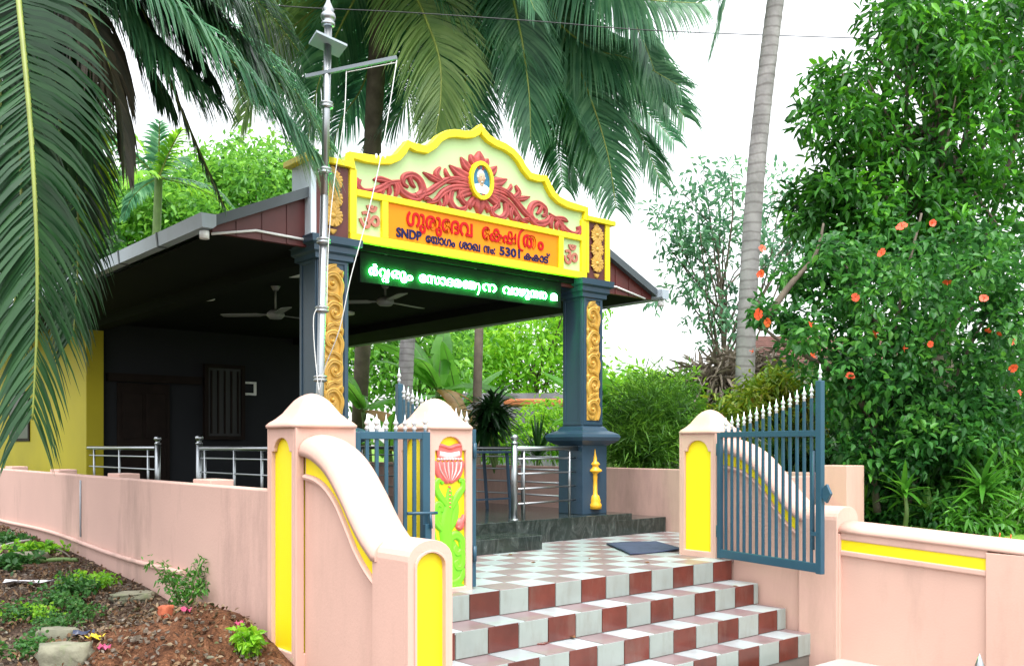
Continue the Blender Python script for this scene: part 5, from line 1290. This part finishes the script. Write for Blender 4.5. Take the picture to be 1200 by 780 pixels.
def banana(label, base, h, n, seed, L=1.6, dry=1):
    root = thing('banana_plant', label, 'banana plant', tuple(base), 'banana plants beyond the yard'); rng = random.Random(seed)
    b = Vector(base); t = b + Vector((rng.uniform(-.1,.1), rng.uniform(-.1,.1), h))
    s = MB(); s.tube(spline([b, (b+t)/2 + Vector((.04,0,0)), t], 4), list(np.linspace(.10, .06, 9)), 10); s.build('stem', M_stem, root)
    for k in range(n):
        a = 2*math.pi*k/n + rng.uniform(-.4,.4); el = rng.uniform(.35, 1.25); l = L*rng.uniform(.75,1.1); drp = rng.uniform(.4, .9)
        isdry = k >= n - dry; 
        if isdry: el, drp = .2, 1.3
        d = Vector((math.cos(a)*math.cos(el), math.sin(a)*math.cos(el), math.sin(el))); sd = d.cross(Vector((0,0,1))).normalized()
        m = MB(); rows = 14; p = t.copy(); sp = []
        for i in range(rows+1): sp.append((p.copy(), d.copy())); d = (d + Vector((0,0,-drp/rows*1.3))).normalized(); p = p + d*l/rows
        for q in (-1, 1):
            i = 1
            while i < rows:
                j = min(rows, i + rng.choice((2,3,4))); vs = []; fo = rng.uniform(-.1,.45)
                for r in range(i, j+1):
                    f = (r-1)/(rows-1); w = .20*l/1.6*math.sin(math.pi*min(1, f*.86+.14))**.7 + .004
                    nn = sd.cross(sp[r][1]).normalized()
                    vs += [sp[r][0], sp[r][0] + sd*q*w*.6 + nn*w*.18, sp[r][0] + sd*q*w - nn*w*fo + sp[r][1]*.02]
                k_ = j - i
                m.sm = True; m.add(vs, [(3*e, 3*e+1, 3*e+4, 3*e+3) for e in range(k_)] + [(3*e+1, 3*e+2, 3*e+5, 3*e+4) for e in range(k_)])
                i = j
        lf = m.build('leaf', LM['ban_dry'] if isdry else LM['banana'], root, recalc=False)
        r = MB(); r.tube([x[0] for x in sp], list(np.linspace(.016,.004,rows+1)), 5); r.build('midrib', M_stem, lf)
banana('banana plant with a brown hanging leaf, left of the ringed trunk in the porch view', gpt(432, 20), 1.6, 8, 1, 1.6, 2)
banana('banana plant between the two trunks in the porch view', gpt(512, 21), 2.1, 8, 2, 1.9, 2)
banana('banana plant with a dry leaf beside the slim trunk in the porch view', gpt(540, 22), 1.7, 8, 3, 1.7, 2)
banana('young banana plant low beside the pale ringed trunk in the porch view', gpt(455, 19), .8, 6, 6, 1.2, 1)
banana('banana plant showing just right of the right column', gpt(712, 15.5), 1.25, 7, 4, 1.5, 0)
banana('banana plant whose leaf arches behind the right gate pillar', gpt(838, 15), .9, 6, 5, 1.3, 0)

def strap_plant(label, base, h, n, L, Wd, m, seed, elev=(.1, 1.3), droop=.6, group='strap-leaved plants in the garden', heads=1, cat='plant'):
    root = thing('strap_leaf_plant', label, cat, tuple(base), group); rng = random.Random(seed); b = Vector(base)
    st = MB(); lf = MB(); lf.sm = True
    for hd in range(heads):
        t = b + Vector((rng.uniform(-.25,.25)*(hd>0), rng.uniform(-.25,.25)*(hd>0), h*rng.uniform(.7,1) if hd else h))
        if h > .15: st.tube(spline([b, (b+t)/2 + Vector((rng.uniform(-.05,.05),)*2 + (0,)), t], 4), list(np.linspace(.028,.016,9)), 7)
        for k in range(n):
            a = rng.uniform(0, 6.283); el = rng.uniform(*elev); l = L*rng.uniform(.65,1.1)
            d = Vector((math.cos(a)*math.cos(el), math.sin(a)*math.cos(el), math.sin(el))); p = t + Vector((0,0,rng.uniform(-.12,.06)*min(1, h*2)))
            sd = d.cross(Vector((0,0,1))).normalized(); vs = []
            for j, w in enumerate((.5, 1, .9, .6, .05)):
                nn = sd.cross(d).normalized(); vs += [p - sd*Wd*w/2 + nn*Wd*w*.15, p, p + sd*Wd*w/2 + nn*Wd*w*.15]
                d = (d + Vector((0,0,-droop*.3))).normalized(); p = p + d*l/4
            lf.add(vs, [(3*j, 3*j+1, 3*j+4, 3*j+3) for j in range(4)] + [(3*j+1, 3*j+2, 3*j+5, 3*j+4) for j in range(4)])
    if st.v: st.build('stem', M_stem, root)
    lf.build('leaves', LM[m], root, recalc=False); return root
strap_plant('dark drooping dracaena seen through the porch beside the slim trunk', at(582, 560, 14), 1.05, 80, .55, .065, 'drac', 1, (-.7, 1.2), .8, heads=4)
strap_plant('spiky agave-like plant rising over the far wall, left of the right column', at(630, 560, 14.5), .35, 50, .7, .045, 'drac', 2, (.3, 1.45), .15)
strap_plant('light green dracaena rosette above the pink corner post', gpt(1000, 11.5, .16), .85, 30, .45, .05, 'straplit', 3, (-.2, 1.2), .5)
for i, (u, d, h, n, L, m, lab) in enumerate([(1105, 11.0, .75, 36, .55, 'straplit', 'fresh green dracaena in the middle of the right garden'), (1152, 9.6, .45, 34, .42, 'straplit', 'spiky bright plant close behind the low wall at far right'),
        (1060, 9.8, .40, 26, .35, 'straplit', 'small leafy stalk plant behind the middle of the low wall'), (1185, 11, .9, 36, .55, 'drac', 'dark strap plant at the right picture edge'), (1040, 12, .55, 34, .45, 'drac', 'dark strap plant beside the hibiscus stem'), (1130, 12.5, 1.0, 40, .5, 'drac', 'tall dark dracaena deep in the right garden'), (975, 12.5, 1.0, 40, .5, 'drac', 'dark drooping dracaena behind the free end of the open gate'), (1012, 10.8, .2, 26, .4, 'fern', 'low dark plant at the foot of the corner post'), (1090, 10.2, .15, 26, .4, 'fern', 'low dark tuft behind the low wall')]):
    strap_plant(lab, gpt(u, d), h, n, L, .055, m, 20+i, (-.2, 1.3), .5, heads=2 if n > 30 else 1)

def fine_shrub(label, u, d, ell, per, L, Wd, m, seed, stems=14, zb=.16, cat='shrub', droop=.5, group=None):
    root = thing('garden_shrub', label, cat, tuple(gpt(u, d, zb)), group); rng = np.random.default_rng(seed)
    cs, rs = sprays(ell, rng); v, n = leaf_arrays([tuple(c) for c in cs], rs, per, L, Wd, rng, droop); leaf_mesh('foliage', v, n, LM[m], root)
    mb = MB(); b = gpt(u, d, zb)
    for k in range(stems):
        c = cs[int(rng.integers(len(cs)))]; o = b + Vector((rng.uniform(-.35,.35), rng.uniform(-.35,.35), 0)); mb.tube(spline([o, o.lerp(c, .5) + Vector((0,0,.2)), c], 4), list(np.linspace(.014,.005,9)), 5)
    mb.build('stem', M_stem, root); return root
fine_shrub('dense dark feathery shrub between the right column and gate pillar', 760, 13, [(760,500,44,52,13,.6,60,.30),(745,520,34,40,12.8,.5,26,.28),(785,480,30,40,13,.5,24,.28)], 70, .20, .018, 'fern', 71, 26, droop=-.25)
fine_shrub('yellow-green croton hedge around the foot of the leaning trunk', 905, 11.3, [(905,455,36,28,11.5,.4,30,.2),(880,485,40,28,11.2,.4,26,.2),(935,480,36,30,11.4,.4,26,.2)], 40, .13, .036, 'croton', 72, 12)
fine_shrub('light leafy shrub low in the porch view left of the column', 650, 17, [(645,500,30,30,17,.6,26,.3),(600,520,40,20,16.5,.5,22,.3)], 40, .14, .05, 'bright', 73, 10)
fine_shrub('sunny green shrub beside the right column foot', 720, 17, [(722,495,22,36,17,.6,26,.3),(815,520,20,20,15,.5,12,.25)], 40, .15, .055, 'bright', 74, 8)
fine_shrub('shaded undergrowth bush behind the low wall', 1120, 12, [(1120,560,80,30,12,.8,44,.3),(1040,560,50,34,12.2,.8,30,.3),(1190,570,40,30,11.5,.6,20,.3)], 36, .12, .05, 'deep', 75, 16)
fine_shrub('dark leafy bush filling the gap between the corner post and the hibiscus stems', 1030, 11.5, [(1030,560,50,40,11.6,.5,50,.26),(1010,610,40,26,11.2,.4,26,.22),(1060,500,40,50,12.4,.5,40,.28)], 40, .13, .05, 'deep', 77, 10)
fine_shrub('mixed green bush along the back of the low wall', 1120, 10.4, [(1110,600,80,22,10.4,.5,50,.2),(1180,590,40,34,10.2,.5,34,.2),(1150,540,60,40,11.4,.5,50,.26)], 40, .11, .045, 'hib', 78, 14)
fine_shrub('dark bush behind the free end of the open gate', 970, 12.5, [(960,520,36,50,12.6,.5,50,.28),(930,530,30,36,12.2,.5,30,.25)], 40, .13, .05, 'deep', 79, 10)
fine_shrub('fresh green bush at the far right end behind the low wall', 1190, 9.6, [(1185,605,50,22,9.7,.4,50,.18),(1150,615,40,14,9.5,.3,26,.15),(1200,560,40,40,10.2,.4,34,.22)], 36, .12, .04, 'straplit', 81, 10)
fine_shrub('bright yellow-green bush rising behind the feathery shrub', 745, 15.5, [(735,462,36,24,15.6,.5,34,.3),(800,470,26,20,15.6,.5,20,.26)], 40, .16, .06, 'bright', 82, 8)
fine_shrub('brownish dry thatch of dead palm leaves beside the leaning trunk', 850, 16, [(850,452,36,20,16,.7,34,.35),(815,470,24,18,16,.6,16,.35),(885,440,20,18,16.4,.5,12,.3)], 60, .42, .055, 'straw', 76, 3)

# ------------------------------------------------------------------ far structures
def far_things():
    p = [on_y(540, 500, 26), on_y(668, 500, 26)]
    root = thing('stone_wall', 'old grey stone wall with an orange coping, seen through the porch', 'wall', tuple(at(610, 520, 26)))
    y = at(610, 500, 26).y
    a, b = at(520, 470, 25), at(690, 470, 25); t = (b-a).normalized(); 
    m = MB(); m.obox(Vector((a.x,a.y,.65)), Vector((b.x,b.y,.65)), .3, 1.4); m.obox(Vector((a.x,a.y,1.2)) + Vector((CC,SS,0))*1.2, Vector((b.x,b.y,1.2)) + Vector((CC,SS,0))*1.2, .3, 2.6); m.build('wall', M_farwall, root)
    z1 = CAMH + 25*(HZ-466)/FPX; m = MB(); m.obox(Vector((a.x,a.y,z1-.13)) + t*1.6, Vector((b.x,b.y,z1-.13)), .5, .2); m.build('coping', M_terra, root, bevel=.05)
    # tiled house beyond the garden
    c = at(905, 470, 24); root = thing('house', 'low house with a brown tiled roof behind the leaning trunk', 'house', (c.x, c.y, .16))
    F = Vector((CC, SS, 0)); R = Vector((SS, -CC, 0)); zr, ze = CAMH + 25.5*(HZ-394)/FPX, CAMH + 23*(HZ-425)/FPX
    m = MB(); q = at(945, 470, 25.5)
    q0 = Vector((q.x, q.y, 0)) + R*.2
    body = MB(); o = q0; w, dp = 3.0, 3.0
    v = [o - R*w/2 - F*dp/2, o + R*w/2 - F*dp/2, o + R*w/2 + F*dp/2, o - R*w/2 + F*dp/2]
    body.add([x + Vector((0,0,.1)) for x in v] + [x + Vector((0,0,ze-.02)) for x in v], [(3,2,1,0),(4,5,6,7),(0,1,5,4),(1,2,6,5),(2,3,7,6),(3,0,4,7)]); body.build('wall', M_housewall, root)
    rf = MB(); n = 14
    for sg in (-1, 1):
        for k in range(n):            # courses of tiles, each lapping the next
            f0, f1 = k/n, (k+1)/n; d0, d1 = (1-f0)*(dp/2+.5), (1-f1)*(dp/2+.5)
            za, zb_ = ze + (zr-ze)*f0, ze + (zr-ze)*f1
            A = [o + F*sg*d0 - R*(w/2+.3), o + F*sg*d0 + R*(w/2+.3), o + F*sg*d1 + R*(w/2+.3), o + F*sg*d1 - R*(w/2+.3)]
            zz = [za+.045, za+.045, zb_+.01, zb_+.01]
            vs = [x + Vector((0,0,z)) for x, z in zip(A, zz)] + [x + Vector((0,0,z-.05)) for x, z in zip(A, zz)]
            rf.add(vs, [(0,1,2,3),(7,6,5,4),(0,4,5,1),(1,5,6,2),(2,6,7,3),(3,7,4,0)])
    rf.build('roof', M_tilered, root)
    # small shed with a pointed gable
    c = at(783, 500, 24); root = thing('shed', 'weathered grey shed gable behind the feathery shrub', 'shed', (c.x, c.y, .16))
    o = Vector((c.x, c.y, 0)); zp = CAMH + 24*(HZ-440)/FPX; ze = CAMH + 24*(HZ-462)/FPX; w = 1.9
    g = MB(); pr = [(-w/2, .1), (w/2, .1), (w/2, ze), (0, zp-.05), (-w/2, ze)]
    g.prism(pr, [], lambda a, b, d: tuple(o + R*a + F*d + Vector((0,0,b))), 0, 2.5); g.build('wall', M_shed, root)
    r = MB()
    for sg in (-1, 1): r.prism([(sg*(w/2+.25), ze-.16), (0, zp), (0, zp+.06), (sg*(w/2+.25), ze-.10)], [], lambda a, b, d: tuple(o + R*a + F*d + Vector((0,0,b))), -.25, 2.7)
    r.build('roof', M_roof, root)
far_things()

# ------------------------------------------------------------------ soil lot: litter, stones, weeds
def litter():
    rng = np.random.default_rng(91); n = 12000
    xs = 2.75 - np.abs(rng.normal(size=n))*1.6; ys = rng.uniform(4.2, 13, n); v = []
    pos = np.array([(x, y, gh(x, y) + .035) for x, y in zip(xs, ys)])
    a, k = leaf_arrays(pos, np.full(n, .025), 1, .044, .022, rng, 0.0, .2, .7)
    o = leaf_mesh('leaf_litter', a, k, LM['litter']); tag(o, 'dry leaves, twigs and crumbs scattered over the soil lot', 'leaf litter', kind='stuff')
    rng = random.Random(4); m = MB()
    for _ in range(1500):
        x, y = 2.7 - abs(rng.gauss(0, 1.2)), rng.uniform(4.3, 9.5); r = rng.uniform(.004, .013) * (1.8 if rng.random() < .1 else 1); c = Vector((x, y, gh(x, y) + .03))
        vs = [c + Vector((rng.uniform(.6,1.2)*r*sx, rng.uniform(.6,1.2)*r*sy, rng.uniform(.4,.9)*r*sz)) for sx in (-1,1) for sy in (-1,1) for sz in (-1,1)]
        m.add(vs, [(0,1,3,2),(4,6,7,5),(0,4,5,1),(2,3,7,6),(0,2,6,4),(1,5,7,3)])
    tag(m.build('gravel', M_bark), 'small stones and clods lying in the soil lot', 'gravel', kind='stuff')
    o.select_set(False)
litter()
def rock(label, u, v, sx, sy, sz, rot, seed, m=None, name='rock', cat='rock'):
    rng = np.random.default_rng(seed); bm = bmesh.new(); bmesh.ops.create_cube(bm, size=1.0)
    bmesh.ops.subdivide_edges(bm, edges=bm.edges, cuts=4, use_grid_fill=True)
    p = ground_at(u, v); cr, sr = math.cos(rot), math.sin(rot)
    for q in bm.verts:
        c = Vector(q.co); s = c.copy(); l = max(abs(s.x), abs(s.y), abs(s.z)) / (s.length + 1e-6)
        c = c*(.75 + .5*l*.6) + Vector(rng.normal(size=3))*.045
        x, y, z = c.x*sx, c.y*sy, c.z*sz; x += .02*rng.normal()*0; q.co = Vector((p.x + x*cr - y*sr, p.y + x*sr + y*cr, p.z + z + sz*.30))
    me = bpy.data.meshes.new(name); bm.to_mesh(me); bm.free(); me.materials.append(m or M_stone)
    for f in me.polygons: f.use_smooth = True
    o = bpy.data.objects.new(name, me); COL.objects.link(o); tag(o, label, cat); return o
rock('pale flat-topped mossy stone block nearest the bottom left corner', 77, 778, .28, .17, .16, -.75, 1)
rock('mossy stone just behind the flat-topped block', 68, 752, .25, .16, .12, -.6, 2)
rock('grey-green stone at the left foot of the red soil mound', 155, 703, .30, .22, .08, -.3, 3)
rock('half-buried brown stone near the boundary wall at far left', 25, 660, .40, .3, .12, .2, 4)
rock('broken red brick lump on the soil mound', 195, 722, .085, .07, .09, .5, 5, M_brick, 'brick_chunk', 'brick')
rock('small dark clod against the wall at the top of the mound', 251, 688, .07, .07, .07, .1, 6, M_grout, 'soil_clod', 'clod')
def scrap(label, u, v, w, l, m, seed, name='plastic_scrap'):
    p = ground_at(u, v); rng = np.random.default_rng(seed); mb = MB(); n = 5; a0 = rng.uniform(0, 3)
    vs = []
    for i in range(n):
        for j in range(n):
            x, y = (i/(n-1)-.5)*w, (j/(n-1)-.5)*l; vs.append((p.x + x*math.cos(a0)-y*math.sin(a0), p.y + x*math.sin(a0)+y*math.cos(a0), p.z + .05 + rng.uniform(-.015,.025)))
    mb.add(vs, [(i*n+j, (i+1)*n+j, (i+1)*n+j+1, i*n+j+1) for i in range(n-1) for j in range(n-1)])
    o = mb.build(name, m); md = o.modifiers.new('thick', 'SOLIDIFY'); md.thickness = .002; tag(o, label, 'litter')
M_pinkp = mat('pink_plastic', (.40,.05,.13), .5); M_bluep = mat('dark_blue_plastic', (.02,.03,.07), .4); M_yelp = mat('yellow_plastic', (.75,.55,.03), .5); M_whp = mat('grey_white_plastic', (.6,.6,.62), .45)
scrap('pink plastic scrap in the middle of the red soil mound', 218, 724, .05, .06, M_pinkp, 1)
scrap('magenta plastic scrap low on the right side of the mound', 280, 740, .04, .05, M_pinkp, 2)
scrap('magenta scrap beside the flat-topped stone', 122, 768, .04, .09, M_pinkp, 3)
scrap('dark blue rag between the stones', 98, 752, .13, .10, M_bluep, 4)
scrap('yellow fallen leaf beside the dark blue rag', 112, 755, .08, .12, M_yelp, 5)
scrap('small yellow scrap on the crest of the mound near the wall shrub', 227, 688, .06, .05, M_yelp, 6)
scrap('crumpled grey-white plastic against the mound near the pillar', 290, 716, .10, .08, M_whp, 7)
scrap('grey-white plastic bag flattened on the soil at far left', 35, 688, .12, .42, M_whp, 8)
def stick(label, a, b, r, m, name='stick'):
    p, q = ground_at(*a), ground_at(*b); mb = MB(); mid = (p+q)/2
    mb.tube(spline([p + Vector((0,0,.05)), mid + Vector((.02,.02,.06)), q + Vector((0,0,.05))], 4), r, 7); tag(mb.build(name, m), label, 'stick')
stick('pale straight stick lying on the soil at the left edge', (0, 646), (36, 638), .014, M_conc)
stick('thin grey twig lying below the wall pipe', (60, 648), (82, 658), .008, M_bark)
stick('green plastic hose piece lying across the soil lot', (42, 664), (92, 662), .020, M_stem, 'hose')

def weed(label, p, n, h, L, Wd, m, seed, name='weed', group='small weeds in the soil lot', spread=.16):
    rng = np.random.default_rng(seed); root = thing(name, label, 'plant', tuple(p), group); st = MB(); cs = []
    for k in range(n):
        a = rng.uniform(0, 6.28); t = Vector(p) + Vector((math.cos(a)*spread*rng.random(), math.sin(a)*spread*rng.random(), h*rng.uniform(.5, 1)))
        sp = spline([Vector(p) + Vector((rng.normal()*.02, rng.normal()*.02, -.03)), Vector(p).lerp(t, .5) + Vector((0,0,h*.12)), t], 3); st.tube(sp, .0045, 5)
        for q in sp[2:]: cs.append(tuple(q))
    st.build('stem', M_stem, root)
    v, k = leaf_arrays(cs, np.full(len(cs), .05), 7, L, Wd, rng, .2, .8, .4); leaf_mesh('leaves', v, k, LM[m], root); return root
pw = on_x(214, 682, 2.66)
weed('feathery green shrub growing against the pink boundary wall', (pw.x, pw.y, gh(pw.x, pw.y)), 16, .50, .05, .018, 'straplit', 1, 'wall_shrub', None, .26)
weed('leafy green plant at the foot of the tall left pillar', ground_at(297, 772), 5, .20, .07, .034, 'bright', 2, 'foot_plant', None, .13)
sp = [(105,690,.14,.07),(85,700,.16,.07),(60,715,.13,.06),(95,725,.13,.05),(40,728,.12,.05),(75,738,.10,.05),(35,768,.12,.06),(15,668,.12,.10),(42,650,.10,.11),(5,640,.10,.10),(8,730,.12,.05)]
for i, (u, v, h, L) in enumerate(sp):
    p = ground_at(u, v); g = 'small weeds in the soil lot'
    w_ = weed('low green weed in the weed patch among the leaf litter', p, 12, h, L*.65, L*.45, 'weed' if i % 4 else 'bright', 100+i, spread=.30)
# wind-blown dry leaves on the steps and landing
M_dry = mat('dry_brown_leaf', (.22,.10,.04), .8, .3, 20)
def dry_leaf(label, x, y, z, s, a, seed):
    rng = np.random.default_rng(seed); mb = MB(); pts = [(0,0),(.3,.22),(.7,.2),(1,0),(.7,-.2),(.3,-.22)]
    vs = [(x + s*(px_*math.cos(a)-py_*math.sin(a)), y + s*(px_*math.sin(a)+py_*math.cos(a)), z + .006 + abs(py_)*s*.5 + rng.uniform(0,.004)) for px_, py_ in pts]
    vs.append((x + s*.5*math.cos(a), y + s*.5*math.sin(a), z + .004)); mb.add(vs, [(0,1,6),(1,2,6),(2,3,6),(3,4,6),(4,5,6),(5,0,6)])
    o = mb.build('dry_leaf', M_dry); md = o.modifiers.new('thick', 'SOLIDIFY'); md.thickness = .0015; tag(o, label, 'leaf', 'fallen dry leaves on the tiles')
def on_z(u, v, z): d = (z-CAMH)*FPX/(HZ-v); return at(u, v, d)
for i, (u, v, z, lab) in enumerate([(546, 721, LEV[1], 'curled brown leaf on the second tread beside the left post'), (674, 749, LEV[2], 'long dry leaf on the third tread near the middle'), (601, 651, 0, 'small brown leaf on the landing below the granite step'), (708, 700, LEV[1], 'small dry leaf in the corner under the top riser'), (755, 660, 0, 'dark dry leaf near the landing edge'), (846, 712, LEV[2], 'dark speck of leaf on the third tread at right'), (772, 757, LEV[3], 'dry leaf near the lowest visible riser'), (628, 660, 0, 'pale dry leaf in the middle of the landing'), (690, 655, 0, 'tiny dry leaf before the doormat'), (858, 688, LEV[1], 'brown leaf on the second tread at the right end')]):
    p = on_z(u, v, z); dry_leaf(lab, p.x, p.y, z + .004, .085 if i in (0, 1) else .05, i*1.3, i)

def tile_chip():
    p = on_z(632, 753, LEV[2]); m = MB(); q = [(-.13,.03),(.11,.05),(.06,-.05),(-.02,-.075)]
    m.prism(q, [], lambda a, b, d: (p.x + a, p.y + b, LEV[2] + .003 + d), 0, .010); o = m.build('tile_chip', M_tmar, bevel=.001, seg=1)
    tag(o, 'broken triangular maroon tile piece lying on the third tread, left of middle', 'tile piece')
tile_chip()
for i, (u, v, lab) in enumerate(((1171, 621, 'left one of two fallen red flowers on the low wall coping'), (1184, 622, 'right one of two fallen red flowers on the low wall coping'))):
    p = on_x(u, v, 7.46); f = MB(); hib_flower(f, Vector((p.x, p.y, .335 - .045*(4.15-p.y) + .055)), random.Random(30+i), Vector((.1, -.1, 1)).normalized())
    tag(f.build('fallen_flower', M_flower, recalc=False), lab, 'flower')
